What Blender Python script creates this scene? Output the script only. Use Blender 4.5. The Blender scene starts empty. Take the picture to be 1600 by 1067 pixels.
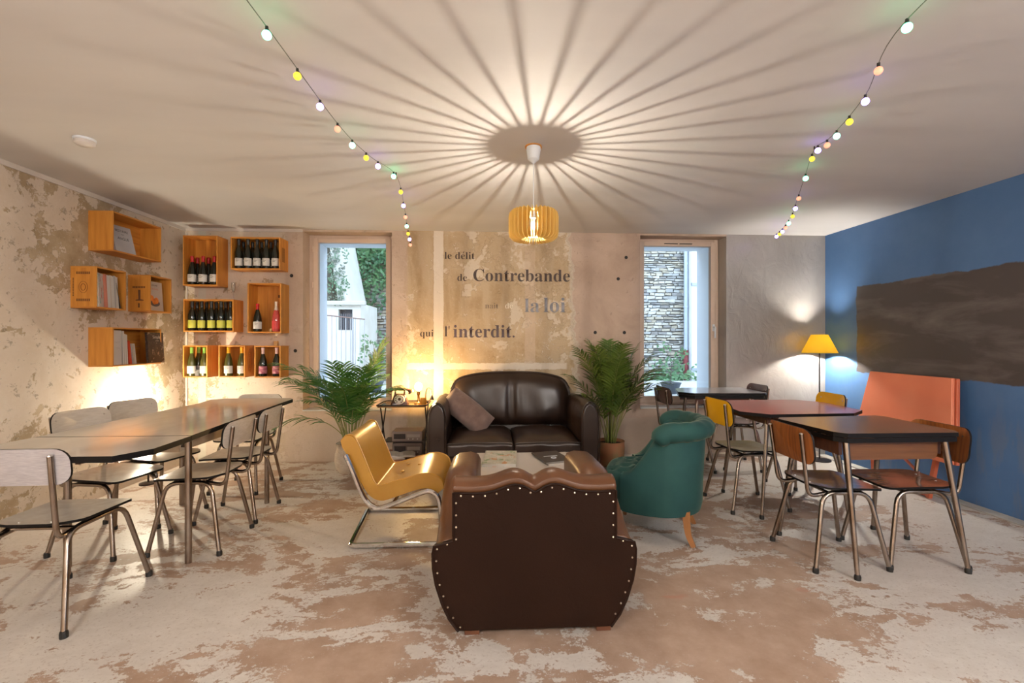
import bpy, math, random
from mathutils import Vector, Matrix
random.seed(7)
R = math.radians
PI = math.pi
sc = bpy.context.scene
COL = sc.collection

# ------------------------------------------------------------------ camera, world, exposure
cd = bpy.data.cameras.new('camera'); cam = bpy.data.objects.new('camera', cd); COL.objects.link(cam)
cd.sensor_width = 36; cd.lens = 725 / 1600 * 36; cd.clip_start = .02
cam.location = (0, 0, 1.30); cam.rotation_euler = (R(90), 0, R(-2.92))
sc.camera = cam
sc.view_settings.view_transform = 'Standard'; sc.view_settings.look = 'None'
sc.view_settings.gamma = 1; sc.view_settings.use_curve_mapping = False
sc.view_settings.exposure = 0.0
sc.cycles.use_denoising = True
sc.cycles.max_bounces = 8; sc.cycles.diffuse_bounces = 4; sc.cycles.glossy_bounces = 3
sc.cycles.transmission_bounces = 6; sc.cycles.transparent_max_bounces = 8
sc.cycles.sample_clamp_indirect = 6; sc.cycles.caustics_reflective = False; sc.cycles.caustics_refractive = False
w = bpy.data.worlds.new('overcast_sky'); sc.world = w; w.use_nodes = True
w.node_tree.nodes['Background'].inputs[0].default_value = (.66, .82, 1, 1)
w.node_tree.nodes['Background'].inputs[1].default_value = 4.8

X0, X1, Y0, Y1, ZC = -3.23, 3.85, -3.0, 5.12, 2.51
W1 = (-2.0, -1.05); W2 = (1.70, 2.69); WZ = (.55, 2.49); YO = 5.85
LAMPS = dict(pendant=30, corner=82, uplight=55, bare=34, ceiling=85, globe=(115, 225))  # ceiling and globe power the fill lamps added behind the camera

def area(name, loc, rot, sx, sy, power, col, portal=False):
    l = bpy.data.lights.new(name, 'AREA'); l.shape = 'RECTANGLE'; l.size = sx; l.size_y = sy; l.energy = power; l.color = col
    if portal: l.cycles.is_portal = True
    o = bpy.data.objects.new(name, l); COL.objects.link(o); o.location = loc; o.rotation_euler = rot
    return o
for a, b in (W1, W2):
    area('window_portal', ((a + b) / 2, 5.86, 1.52), (R(-90), 0, 0), b - a, 1.94, 1, (1, 1, 1), True)
for px in (-1.6, 2.0):
    area('added_fill_light', (px, -1.7, 2.44), (0, 0, 0), .9, .5, LAMPS['ceiling'], (1, .95, .90))  # added fill light behind the camera, lifts the whole room

# ------------------------------------------------------------------ mesh helpers
class MB:
    def __init__(s): s.v = []; s.f = []; s.mi = []; s.m = 0
    def add(s, vs, fs):
        b = len(s.v); s.v += [tuple(p) for p in vs]
        for f in fs: s.f.append([b + i for i in f]); s.mi.append(s.m)
        return s
    def hexa(s, p):
        return s.add(p, [(0, 3, 2, 1), (4, 5, 6, 7), (0, 1, 5, 4), (1, 2, 6, 5), (2, 3, 7, 6), (3, 0, 4, 7)])
    def box(s, x0, y0, z0, x1, y1, z1):
        x0, x1 = min(x0, x1), max(x0, x1); y0, y1 = min(y0, y1), max(y0, y1); z0, z1 = min(z0, z1), max(z0, z1)
        return s.hexa([(x0, y0, z0), (x1, y0, z0), (x1, y1, z0), (x0, y1, z0), (x0, y0, z1), (x1, y0, z1), (x1, y1, z1), (x0, y1, z1)])
    def loft(s, secs, closed=True, caps=True, wrap=False):
        n = len(secs[0]); vs = [p for q in secs for p in q]; fs = []
        m = len(secs)
        for i in range(m if wrap else m - 1):
            a, b = i * n, ((i + 1) % m) * n
            for j in range(n if closed else n - 1):
                k = (j + 1) % n
                fs.append((a + j, a + k, b + k, b + j))
        if caps and closed and not wrap: fs += [tuple(range(n))[::-1], tuple(range((m - 1) * n, m * n))]
        return s.add(vs, fs)
    def tube(s, pts, r, n=8, sx=1, sy=1, wrap=False, up=None):
        P = [Vector(p) for p in pts]; N = len(P); secs = []
        rr = r if isinstance(r, (list, tuple)) else [r] * N
        prev = None
        for i in range(N):
            if wrap: t = P[(i + 1) % N] - P[i - 1]
            else: t = P[min(i + 1, N - 1)] - P[max(i - 1, 0)]
            if t.length < 1e-9: t = Vector((0, 0, 1))
            t.normalize()
            if up is not None: a = Vector(up)
            else: a = prev if prev is not None else (Vector((0, 0, 1)) if abs(t.z) < .9 else Vector((1, 0, 0)))
            u = a - t * a.dot(t)
            if u.length < 1e-6: u = t.orthogonal()
            u.normalize(); prev = u; q = t.cross(u)
            secs.append([P[i] + (u * math.cos(2 * PI * (k + .5) / n) * sx + q * math.sin(2 * PI * (k + .5) / n) * sy) * rr[i] for k in range(n)])
        return s.loft(secs, wrap=wrap)
    def lathe(s, prof, n=16, c=(0, 0, 0), a0=0, a1=2 * PI):
        full = abs(a1 - a0 - 2 * PI) < 1e-6; secs = []
        for k in range(n if full else n + 1):
            a = a0 + (a1 - a0) * k / n
            secs.append([(c[0] + r * math.cos(a), c[1] + r * math.sin(a), c[2] + z) for r, z in prof])
        return s.loft(secs, closed=False, caps=False, wrap=full)
    def prism(s, poly, fn0, fn1):
        n = len(poly)
        return s.add([fn0(p) for p in poly] + [fn1(p) for p in poly], [tuple(range(n)), tuple(range(n, 2 * n))[::-1]] + [(i, n + i, n + (i + 1) % n, (i + 1) % n) for i in range(n)])
    def sphere(s, c, r, n=8, m=6, sz=1):
        secs = []
        for i in range(m + 1):
            t = PI * i / m; q = max(math.sin(t), .02)
            secs.append([(c[0] + r * q * math.cos(2 * PI * k / n), c[1] + r * q * math.sin(2 * PI * k / n), c[2] - sz * r * math.cos(t)) for k in range(n)])
        return s.loft(secs)
    def xf(s, M):
        s.v = [tuple(M @ Vector(p)) for p in s.v]; return s
    def build(s, name, mats, parent=None, smooth=40, bevel=0, seg=2, sub=0, off=None):
        vs = s.v
        if off is not None: vs = [(p[0] - off[0], p[1] - off[1], p[2] - off[2]) for p in vs]
        me = bpy.data.meshes.new(name); me.from_pydata(vs, [], s.f)
        if not isinstance(mats, (list, tuple)): mats = [mats]
        for m in mats: me.materials.append(m)
        for p, i in zip(me.polygons, s.mi): p.material_index = i
        import bmesh as _b
        bm = _b.new(); bm.from_mesh(me); _b.ops.recalc_face_normals(bm, faces=bm.faces); bm.to_mesh(me); bm.free()
        if smooth: 
            me.polygons.foreach_set('use_smooth', [True] * len(me.polygons))
            if smooth < 180: me.set_sharp_from_angle(angle=R(smooth))
        o = bpy.data.objects.new(name, me); COL.objects.link(o)
        if parent: o.parent = parent
        if bevel:
            b = o.modifiers.new('b', 'BEVEL'); b.width = bevel; b.segments = seg; b.limit_method = 'ANGLE'; b.angle_limit = R(35); b.harden_normals = False
        if sub:
            b = o.modifiers.new('s', 'SUBSURF'); b.levels = sub; b.render_levels = sub
        return o

def fillet(pts, r, n=4):
    P = [Vector(p) for p in pts]; out = [P[0]]
    for i in range(1, len(P) - 1):
        a = P[i - 1] - P[i]; b = P[i + 1] - P[i]
        d = min(r, a.length * .48, b.length * .48)
        p0 = P[i] + a.normalized() * d; p1 = P[i] + b.normalized() * d
        for k in range(n + 1):
            t = k / n; out.append(p0 * (1 - t) ** 2 + P[i] * 2 * t * (1 - t) + p1 * t * t)
    out.append(P[-1]); return out
def catmull(pts, n=6):
    P = [Vector(p) for p in pts]; P = [P[0] * 2 - P[1]] + P + [P[-1] * 2 - P[-2]]; out = []
    for i in range(1, len(P) - 2):
        for k in range(n):
            t = k / n; a, b, c, d = P[i - 1:i + 3]
            out.append(.5 * ((2 * b) + (c - a) * t + (2 * a - 5 * b + 4 * c - d) * t * t + (3 * b - a - 3 * c + d) * t ** 3))
    out.append(P[-2]); return out
def rrect(x0, y0, x1, y1, r, n=4):
    o = []
    rs = r if isinstance(r, (list, tuple)) else [r] * 4      # order: x0y0, x1y0, x1y1, x0y1
    for (cx, cy, a, q) in ((x0, y0, 180, rs[0]), (x1, y0, 270, rs[1]), (x1, y1, 0, rs[2]), (x0, y1, 90, rs[3])):
        px = cx + q * (1 if cx == x0 else -1); py = cy + q * (1 if cy == y0 else -1)
        for k in range(n + 1): t = R(a + 90 * k / n); o.append((px + q * math.cos(t), py + q * math.sin(t)))
    return o
def smoothstep(a, b, x):
    t = min(1, max(0, (x - a) / (b - a))); return t * t * (3 - 2 * t)
def tag(o, label, cat, group=None, kind=None):
    if label: o['label'] = label
    if cat: o['category'] = cat
    if group: o['group'] = group
    if kind: o['kind'] = kind
    return o
def thing(name, label, cat, loc=(0, 0, 0), rz=0, group=None, kind=None):
    o = bpy.data.objects.new(name, None); o.empty_display_size = .05; COL.objects.link(o)
    o.location = loc; o.rotation_euler = (0, 0, rz)
    return tag(o, label, cat, group, kind)
def dup(root, loc=None, rz=None, label=None, group=None, parent=None):
    r = root.copy(); COL.objects.link(r)
    if loc is not None: r.location = loc
    if rz is not None: r.rotation_euler = (0, 0, rz)
    if label: r['label'] = label
    if group: r['group'] = group
    if parent: r.parent = parent
    for ch in list(root.children):
        dup(ch, parent=r)
    return r
def struct(o):
    o['kind'] = 'structure'; return o

# ------------------------------------------------------------------ materials
MATS = {}
class NT:
    def __init__(s, name):
        s.m = bpy.data.materials.new(name); s.m.use_nodes = True; s.t = s.m.node_tree
        s.b = s.t.nodes['Principled BSDF']; s.out = s.t.nodes['Material Output']
    def n(s, ty, **k):
        x = s.t.nodes.new(ty)
        for a, b in k.items(): setattr(x, a, b)
        return x
    def l(s, a, b): s.t.links.new(a, b)
    def coord(s, scale=(1, 1, 1), which='Object', loc=(0, 0, 0)):
        c = s.n('ShaderNodeTexCoord'); m = s.n('ShaderNodeMapping')
        m.inputs['Scale'].default_value = scale; m.inputs['Location'].default_value = loc
        s.l(c.outputs[which], m.inputs[0]); return m.outputs[0]
    def noise(s, vec, scale, detail=4, rough=.5, dist=0):
        x = s.n('ShaderNodeTexNoise'); x.inputs['Scale'].default_value = scale; x.inputs['Detail'].default_value = detail
        x.inputs['Roughness'].default_value = rough; x.inputs['Distortion'].default_value = dist
        if vec is not None: s.l(vec, x.inputs['Vector'])
        return x.outputs[0]
    def ramp(s, f, a, b, c0=0, c1=1):
        x = s.n('ShaderNodeMapRange'); x.inputs[1].default_value = a; x.inputs[2].default_value = b
        x.inputs[3].default_value = c0; x.inputs[4].default_value = c1; s.l(f, x.inputs[0]); return x.outputs[0]
    def mix(s, f, a, b):
        x = s.n('ShaderNodeMix', data_type='RGBA')
        if hasattr(f, 'links'): s.l(f, x.inputs[0])
        else: x.inputs[0].default_value = f
        for v, i in ((a, 6), (b, 7)):
            if hasattr(v, 'links'): s.l(v, x.inputs[i])
            else: x.inputs[i].default_value = (*v, 1)
        return x.outputs[2]
    def math(s, op, a, b=None):
        x = s.n('ShaderNodeMath', operation=op); x.use_clamp = False
        for v, i in ((a, 0), (b, 1)):
            if v is None: continue
            if hasattr(v, 'links'): s.l(v, x.inputs[i])
            else: x.inputs[i].default_value = v
        return x.outputs[0]
    def bump(s, h, strength=.3, dist=.01):
        x = s.n('ShaderNodeBump'); x.inputs['Strength'].default_value = strength; x.inputs['Distance'].default_value = dist
        s.l(h, x.inputs['Height']); s.l(x.outputs[0], s.b.inputs['Normal'])
    def set(s, **k):
        for a, v in k.items():
            i = s.b.inputs[a.replace('_', ' ')]
            if hasattr(v, 'links'): s.l(v, i)
            elif isinstance(v, tuple): i.default_value = (*v, 1)
            else: i.default_value = v
        return s.m

def pm(name, c, c2=None, rough=.5, metal=0, scale=8, stretch=(1, 1, 1), lo=.4, hi=.6, bump=0, detail=4, coat=0, sheen=0, rough2=None, trans=0, bscale=None):
    if name in MATS: return MATS[name]
    t = NT(name); v = t.coord(stretch)
    if c2 or bump:
        f = t.ramp(t.noise(v, scale, detail), lo, hi)
        if c2: t.set(Base_Color=t.mix(f, c, c2))
        else: t.set(Base_Color=c)
        if rough2 is not None: t.set(Roughness=t.ramp(f, 0, 1, rough, rough2))
        else: t.set(Roughness=rough)
        if bump: t.bump(t.noise(t.coord(stretch), bscale or scale * 2, 4), bump, .01)
    else: t.set(Base_Color=c, Roughness=rough)
    t.set(Metallic=metal, Coat_Weight=coat, Sheen_Weight=sheen)
    if trans:
        d = t.n('ShaderNodeBsdfTranslucent'); d.inputs[0].default_value = (*c, 1)
        mx = t.n('ShaderNodeMixShader'); mx.inputs[0].default_value = trans
        t.l(t.b.outputs[0], mx.inputs[1]); t.l(d.outputs[0], mx.inputs[2]); t.l(mx.outputs[0], t.out.inputs[0])
    MATS[name] = t.m; return t.m
def em(name, c, strength, body=None):
    t = NT(name); t.set(Base_Color=body or c, Emission_Color=c, Emission_Strength=strength, Roughness=.4); return t.m

# --- plaster of the left and back walls: cream lime wash, partly peeled to a darker coat
def plaster(name, back):
    t = NT(name)
    c = t.n('ShaderNodeTexCoord').outputs['Object']
    big = t.noise(c, .9, 3, .5, .3)
    n1 = t.noise(c, 2.6, 12, .66, .6)
    n2 = t.noise(c, 9, 10, .7, .3)
    n3 = t.noise(c, 42, 8, .7)
    cream = t.mix(t.ramp(n1, .35, .65), (.60, .49, .375), (.68, .59, .49))
    peeled = t.mix(t.ramp(t.noise(c, 5, 8, .6), .4, .6), (.36, .265, .155), (.48, .37, .24))
    sm = t.math('ADD', t.math('MULTIPLY', n2, .5), t.math('ADD', t.math('MULTIPLY', n1, .6), t.math('MULTIPLY', big, .45)))
    mask = t.ramp(sm, .815, .835)
    col = t.mix(mask, cream, peeled)
    fl = t.ramp(n3, .60, .64)
    fl2 = t.math('MULTIPLY', fl, t.ramp(n2, .45, .55))
    col = t.mix(t.math('MULTIPLY', fl2, .7), col, (.66, .62, .55))
    sp = t.ramp(t.noise(t.coord((1, 1, 1), loc=(4, 2, 7)), 16, 10, .78), .585, .615)
    col = t.mix(t.math('MULTIPLY', sp, .6), col, (.20, .155, .10))
    rough = .75
    hgt = t.math('ADD', t.math('MULTIPLY', mask, -.6), t.math('MULTIPLY', n3, .5))
    if back:
        sep = t.n('ShaderNodeSeparateXYZ'); t.l(c, sep.inputs[0]); x, z = sep.outputs[0], sep.outputs[2]
        # golden brown zone of old distemper behind the lettering
        jx = t.math('ADD', x, t.math('MULTIPLY', t.math('SUBTRACT', t.noise(c, 2.2, 6, .6), .5), .5))
        zone = t.math('MULTIPLY', t.ramp(jx, -.92, -.90), t.ramp(jx, .93, .94, 1, 0))
        old = t.mix(t.ramp(n1, .40, .62), (.40, .285, .16), (.58, .45, .30))
        stx = t.noise(t.coord((5, 1, .8)), 1.5, 6, .6)
        old = t.mix(t.ramp(stx, .42, .60), old, (.50, .385, .25))
        peel2 = t.ramp(sm, .84, .87, 1, 0)
        white = t.ramp(t.math('ADD', t.math('MULTIPLY', n2, .55), t.math('MULTIPLY', n1, .55)), .595, .615)
        colz = t.mix(t.math('MULTIPLY', white, .75), old, (.68, .60, .49))
        colz = t.mix(t.math('MULTIPLY', fl, .6), colz, (.62, .56, .47))
        col = t.mix(zone, col, colz)
        # smooth concrete to the right of the jagged edge and round the left window
        conc = t.mix(t.ramp(n1, .35, .65), (.44, .325, .25), (.55, .42, .335))
        conc = t.mix(t.math('MULTIPLY', t.ramp(t.noise(c, 14, 8, .7), .62, .66), .4), conc, (.24, .18, .14))
        right = t.ramp(jx, .945, .95)
        col = t.mix(right, col, conc)
        edge = t.math('MULTIPLY', t.ramp(jx, .90, .91), t.ramp(jx, .955, .965, 1, 0))
        col = t.mix(t.math('MULTIPLY', edge, .6), col, (.60, .55, .47))
        mid = t.math('MULTIPLY', t.ramp(x, -2.2, -2.17), t.ramp(x, -.90, -.87, 1, 0))
        col = t.mix(t.math('MULTIPLY', mid, .75), col, conc)
        jz = t.math('ADD', z, t.math('MULTIPLY', t.math('SUBTRACT', n2, .5), .05))
        # filled chases: two vertical strips and one horizontal band
        jx2 = t.math('ADD', x, t.math('MULTIPLY', t.math('SUBTRACT', n2, .5), .03))
        s1 = t.math('MULTIPLY', t.ramp(jx2, -.60, -.595), t.ramp(jx2, -.495, -.49, 1, 0))
        s2 = t.math('MULTIPLY', t.math('MULTIPLY', t.ramp(jx2, .40, .405), t.ramp(jx2, .515, .52, 1, 0)), t.ramp(z, 2.35, 2.30))
        s3 = t.math('MULTIPLY', t.math('MULTIPLY', t.ramp(jz, .99, .995), t.ramp(jz, 1.06, 1.065, 1, 0)), t.math('MULTIPLY', t.ramp(x, -.9, -.88), t.ramp(x, .86, .88, 1, 0)))
        # new render below the windows
        s4 = t.math('MULTIPLY', t.ramp(jz, .44, .45, 1, 0), t.math('ADD', t.ramp(x, 1.0, 1.02), t.ramp(x, -1.1, -1.08, 1, 0)))
        strips = t.math('MAXIMUM', s1, s3)
        col = t.mix(t.math('MULTIPLY', s2, .55), col, (.58, .46, .35))
        col = t.mix(t.math('MULTIPLY', strips, .85), col, (.72, .64, .54))
        col = t.mix(t.math('MULTIPLY', s4, .6), col, (.50, .41, .33))
        s5 = t.math('MULTIPLY', t.ramp(x, -3.10, -3.09), t.ramp(x, -3.02, -3.01, 1, 0))
        col = t.mix(t.math('MULTIPLY', s5, .8), col, (.62, .60, .50))
        flat = t.math('MAXIMUM', strips, right)
        hgt = t.math('MULTIPLY', hgt, t.math('SUBTRACT', 1, t.math('MULTIPLY', flat, .7)))
    t.set(Base_Color=col, Roughness=rough); t.bump(hgt, .55, .012)
    return t.m
M_LEFT = plaster('peeling_plaster', False)
M_BACK = plaster('old_back_plaster', True)

def floor_mat():
    t = NT('worn_painted_concrete'); c = t.coord((1, 1, 1))
    sep = t.n('ShaderNodeSeparateXYZ'); t.l(c, sep.inputs[0]); x, y = sep.outputs[0], sep.outputs[1]
    a = t.noise(t.coord((.7, 1.15, 1)), 1.9, 14, .66, .5); b = t.noise(t.coord((.8, 1.1, 1), loc=(5, 3, 0)), 9, 14, .75, .4); d = t.noise(c, 60, 6, .75); g = t.noise(c, .6, 2, .5)
    s = t.math('ADD', t.math('ADD', t.math('MULTIPLY', a, .56), t.math('MULTIPLY', b, .30)), t.math('MULTIPLY', d, .14))
    # more bare concrete where people walk: right of the club chair, in front of the camera
    bias = t.math('MULTIPLY', t.ramp(x, -1.8, .9, -.014, .022), t.ramp(y, 4.6, 3.2, .1, 1))
    bias = t.math('ADD', bias, t.ramp(y, 1.9, .8, 0, .010))
    bias = t.math('ADD', bias, t.ramp(x, 1.6, 3.2, 0, -.06))
    for px, py, rx, ry, am in ((-.80, 1.92, .42, .34, .055), (.95, 2.15, .55, .30, .045), (.70, 1.45, .50, .22, .035), (-1.75, 2.5, .35, .16, .035), (-1.3, 2.15, .4, .2, -.03), (-.35, 1.75, .25, .25, -.02), (2.6, 2.2, .6, .5, -.03), (1.6, 2.7, .5, .25, .03)):
        dx = t.math('DIVIDE', t.math('SUBTRACT', x, px), rx); dy = t.math('DIVIDE', t.math('SUBTRACT', y, py), ry)
        q = t.math('ADD', t.math('MULTIPLY', dx, dx), t.math('MULTIPLY', dy, dy)); bias = t.math('ADD', bias, t.ramp(q, 0, 2.2, am, 0))
    s = t.math('ADD', s, t.math('ADD', bias, t.math('MULTIPLY', t.math('SUBTRACT', g, .5), .16)))
    chips = t.ramp(t.noise(t.coord((.8, 1.3, 1), loc=(2, 9, 0)), 34, 5, .7), .645, .665)
    mask = t.math('MAXIMUM', t.ramp(s, .500, .508), t.math('MULTIPLY', chips, .8))                       # 1 = bare
    paint = t.mix(t.ramp(b, .35, .65), (.53, .48, .43), (.62, .575, .525))
    paint = t.mix(t.math('MULTIPLY', t.ramp(d, .56, .62), .6), paint, (.36, .29, .24))
    bare = t.mix(t.ramp(t.noise(c, 4, 10, .7), .35, .65), (.30, .195, .135), (.42, .30, .225))
    bare = t.mix(t.math('MULTIPLY', t.ramp(d, .60, .68), .5), bare, (.46, .40, .35))
    red = t.ramp(t.noise(t.coord((.8, 2, 1), loc=(3, 1, 0)), 1.7, 8, .6), .66, .70)
    bare = t.mix(t.math('MULTIPLY', red, .5), bare, (.42, .17, .11))
    col = t.mix(mask, paint, bare)
    t.set(Base_Color=col, Roughness=t.math('ADD', t.ramp(mask, 0, 1, .36, .50), t.math('MULTIPLY', b, .12)))
    t.bump(t.math('ADD', t.math('MULTIPLY', mask, -.5), t.math('MULTIPLY', d, .25)), .5, .006)
    return t.m
M_FLOOR = floor_mat()
def ceiling_mat():
    t = NT('ceiling_paint'); c = t.coord((1, 1, 1))
    a = t.noise(t.coord((.5, 1.6, 1)), 1.2, 5, .5)
    t.set(Base_Color=t.mix(t.ramp(a, .35, .65), (.565, .55, .545), (.625, .61, .60)), Roughness=.62)
    t.bump(t.noise(t.coord((.6, 2, 1)), 2.5, 3), .12, .03); return t.m
M_CEIL = ceiling_mat()
def blue_mat():
    t = NT('blue_wall_with_blackboard_paint'); c = t.n('ShaderNodeTexCoord').outputs['Object']
    sep = t.n('ShaderNodeSeparateXYZ'); t.l(c, sep.inputs[0]); y, z = sep.outputs[1], sep.outputs[2]
    n = t.noise(c, 3, 8, .65); j = t.math('MULTIPLY', t.math('SUBTRACT', n, .5), .10)
    y2 = t.math('ADD', y, j); z2 = t.math('ADD', z, j)
    e = t.math('MULTIPLY', t.ramp(y2, 4.66, 4.67, 1, 0), t.math('MULTIPLY', t.ramp(z2, .975, .985), t.ramp(z2, 1.87, 1.88, 1, 0)))
    chalk = t.noise(t.coord((1, .8, 3), loc=(0, 1, 0)), 1.6, 8, .6, .5)
    brd = t.mix(t.math('MULTIPLY', t.ramp(chalk, .48, .72), .6), (.060, .048, .046), (.20, .175, .165))
    st = t.noise(t.coord((1, 6, 1.2)), 2.0, 5, .6)
    low = t.math('MULTIPLY', t.ramp(z, .95, .55, 0, 1), t.ramp(st, .52, .60))
    blue = t.mix(t.ramp(n, .3, .7), (.058, .140, .31), (.075, .168, .35))
    blue = t.mix(t.math('MULTIPLY', low, .35), blue, (.15, .17, .20))
    col = t.mix(e, blue, brd)
    t.set(Base_Color=col, Roughness=t.ramp(e, 0, 1, .55, .48)); t.bump(t.noise(c, 25, 5, .6), .12, .004)
    return t.m
M_BLUE = blue_mat()
def silver_mat():
    t = NT('silver_grey_glaze'); c = t.n('ShaderNodeTexCoord').outputs['Object']
    n = t.noise(t.coord((1, 1, .6)), 2.0, 6, .55, .4)
    t.set(Base_Color=t.mix(t.ramp(n, .35, .65), (.36, .335, .31), (.45, .425, .40)), Roughness=.34, Metallic=.35)
    t.bump(t.noise(t.coord((1, 1, .7)), 7, 4, .55, 1.2), .35, .02); return t.m
M_SILVER = silver_mat()
M_WHITE_REVEAL = pm('white_render', (.72, .76, .80), rough=.7)
M_FRAME = pm('beige_window_frame', (.62, .48, .38), (.66, .52, .42), rough=.4, scale=3)
M_CROWN = pm('ceiling_batten_paint', (.62, .56, .50), (.66, .60, .54), rough=.6, scale=6)
M_CONCRETE = pm('grey_concrete', (.36, .34, .31), (.46, .44, .40), rough=.8, scale=7, bump=.2)
M_BLACK = pm('black_rubber', (.012, .011, .010), rough=.5)
M_STEEL = pm('chromed_tube', (.34, .28, .235), (.26, .185, .13), rough=.27, metal=1, scale=9, lo=.45, hi=.7)
M_CHROME = pm('polished_chrome', (.75, .73, .70), (.60, .56, .52), rough=.14, metal=1, scale=12)
M_SCREW = pm('steel_screw', (.5, .46, .42), rough=.35, metal=1)
M_EDGE = pm('black_edge_banding', (.006, .005, .005), rough=.45); M_EDGE.node_tree.nodes['Principled BSDF'].inputs['Specular IOR Level'].default_value = .2

# ------------------------------------------------------------------ room shell
struct(MB().box(X0 - .3, Y0 - .3, -.12, X1 + .3, YO, 0).build('floor', M_FLOOR, smooth=0))
struct(MB().box(X0 - .3, Y0 - .3, ZC, X1 + .3, YO, ZC + .15).build('ceiling', M_CEIL, smooth=0))
struct(MB().box(X0 - .3, Y0 - .3, 0, X0, YO, ZC).build('wall_left', M_LEFT, smooth=0))
struct(MB().box(X1, Y0 - .3, 0, X1 + .3, YO, ZC).build('wall_right', M_BLUE, smooth=0))
struct(MB().box(X0, Y0 - .3, 0, X1, Y0, ZC).build('wall_front', pm('plain_wall_paint', (.56, .49, .41), rough=.7), smooth=0))
b = MB()
for x0, x1 in ((X0, W1[0]), (W1[1], W2[0])): b.box(x0, Y1, 0, x1, YO, ZC)
for a, c in (W1, W2): b.box(a, Y1, 0, c, YO, WZ[0]); b.box(a, Y1, WZ[1], c, YO, ZC)
b.m = 1; b.box(W2[1], Y1, 0, X1, YO, ZC)
struct(b.build('wall_back', [M_BACK, M_SILVER], smooth=0))
struct(MB().box(X0, -2.9, 2.475, X0 + .012, Y1, ZC).build('trim_1', M_CROWN, smooth=0))
struct(MB().box(X0 + .012, Y1 - .012, 2.48, W1[0], Y1, ZC).build('trim_2', M_CROWN, smooth=0))
struct(MB().box(X1 - .10, Y0, 0, X1, Y1, .012).build('baseboard_right', M_CONCRETE, smooth=0, bevel=.004))
struct(MB().box(1.0, Y1 - .03, 0, X1 - .1, Y1, .045).build('baseboard_back', pm('pale_skirting', (.58, .52, .44), (.48, .40, .33), rough=.7, scale=5), smooth=0, bevel=.006))
# shuttering holes in the concrete
for i, (x, z) in enumerate(((1.54, 2.24), (1.19, 1.40), (1.52, 1.40), (-2.12, 2.01), (1.45, 2.0), (-2.08, 1.2))):
    o = MB().lathe([(0, 0), (.010, .001), (.014, .003), (.017, .0045), (.019, .001)], 12).xf(Matrix.Translation((x, Y1, z)) @ Matrix.Rotation(R(90), 4, 'X')).build('tie_hole', M_BLACK)
    o.parent = bpy.data.objects['wall_back']
# surface cable conduits
b = MB(); b.tube([(-3.205, Y1 - .012, 2.45), (-3.205, Y1 - .012, .05)], .008, 6)
o = b.build('corner_cable', M_CROWN); o.parent = bpy.data.objects['wall_back']

def window(n, x0, x1, hinge_left):
    z0, z1 = WZ; yf = Y1 + .18; cx = (x0 + x1) / 2
    t = thing('window_%d' % n, None, None, (cx, yf, z0), kind='structure'); off = (cx, yf, z0)
    # fixed frame
    b = MB()
    b.box(x0, yf, z0, x0 + .055, yf + .07, z1); b.box(x1 - .055, yf, z0, x1, yf + .07, z1)
    b.box(x0 + .055, yf, z0, x1 - .055, yf + .07, z0 + .05); b.box(x0 + .055, yf, z1 - .045, x1 - .055, yf + .07, z1)
    b.build('window_frame', M_FRAME, t, smooth=0, bevel=.005, off=off)
    a, c, lo, hi = x0 + .045, x1 - .045, z0 + .04, z1 - .035; s = .055
    b = MB()
    b.box(a, yf - .02, lo, a + s, yf + .05, hi); b.box(c - s, yf - .02, lo, c, yf + .05, hi)
    b.box(a + s, yf - .02, lo, c - s, yf + .05, lo + .075); b.box(a + s, yf - .02, hi - .05, c - s, yf + .05, hi)
    sash = b.build('sash', M_FRAME, t, smooth=0, bevel=.006, off=off)
    g = NT('window_glass_%d' % n)
    tr = g.n('ShaderNodeBsdfTransparent'); tr.inputs[0].default_value = (.94, .97, 1, 1); gl = g.n('ShaderNodeBsdfGlossy'); gl.inputs['Roughness'].default_value = .02
    fr = g.n('ShaderNodeFresnel'); fr.inputs[0].default_value = 1.45; mx = g.n('ShaderNodeMixShader')
    g.l(fr.outputs[0], mx.inputs[0]); g.l(tr.outputs[0], mx.inputs[1]); g.l(gl.outputs[0], mx.inputs[2]); g.l(mx.outputs[0], g.out.inputs[0])
    MB().box(a + s - .005, yf + .02, lo + .07, c - s + .005, yf + .024, hi - .045).build('pane', g.m, sash, smooth=0, off=off)
    if not hinge_left:
        b = MB(); b.box(cx - .16, yf - .024, z1 - .062, cx + .0, yf - .019, z1 - .052); b.box(cx + .02, yf - .024, z1 - .062, cx + .17, yf - .019, z1 - .052)
        b.build('air_vent', M_BLACK, sash, smooth=0, off=off)
        hx = c - s / 2; hw = M_WHITE_REVEAL
        b = MB(); b.box(hx - .013, yf - .032, 1.42, hx + .013, yf - .02, 1.50); b.tube(fillet([(hx, yf - .03, 1.47), (hx, yf - .065, 1.47), (hx, yf - .065, 1.34)], .02), .009, 8)
        b.build('handle', hw, sash, off=off)
    else:
        for z in (.75, 1.35, 1.9, 2.3):
            b = MB(); b.tube([(a, yf - .028, z), (a, yf - .028, z + .06)], .008, 8); b.build('hinge', M_FRAME, sash, off=off)
    # sill board, white outer jambs and soffit
    MB().box(x0, Y1 - .015, z0, x1, yf, z0 + .012).build('window_sill', pm('white_sill', (.70, .72, .74), rough=.35), t, smooth=0, bevel=.003, off=off)
    yj = yf + .07; b = MB()
    b.box(x0, yj, z0, x0 + .008, YO, z1); b.box(x1 - .008, yj, z0, x1, YO, z1); b.box(x0, yj, z1 - .03, x1, YO, z1 - .0); b.box(x0, yj, z0, x1, YO + .06, z0 + .03)
    b.build('outer_reveal', M_WHITE_REVEAL, t, smooth=0, off=off)
window(1, W1[0], W1[1], True); window(2, W2[0], W2[1], False)

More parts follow.
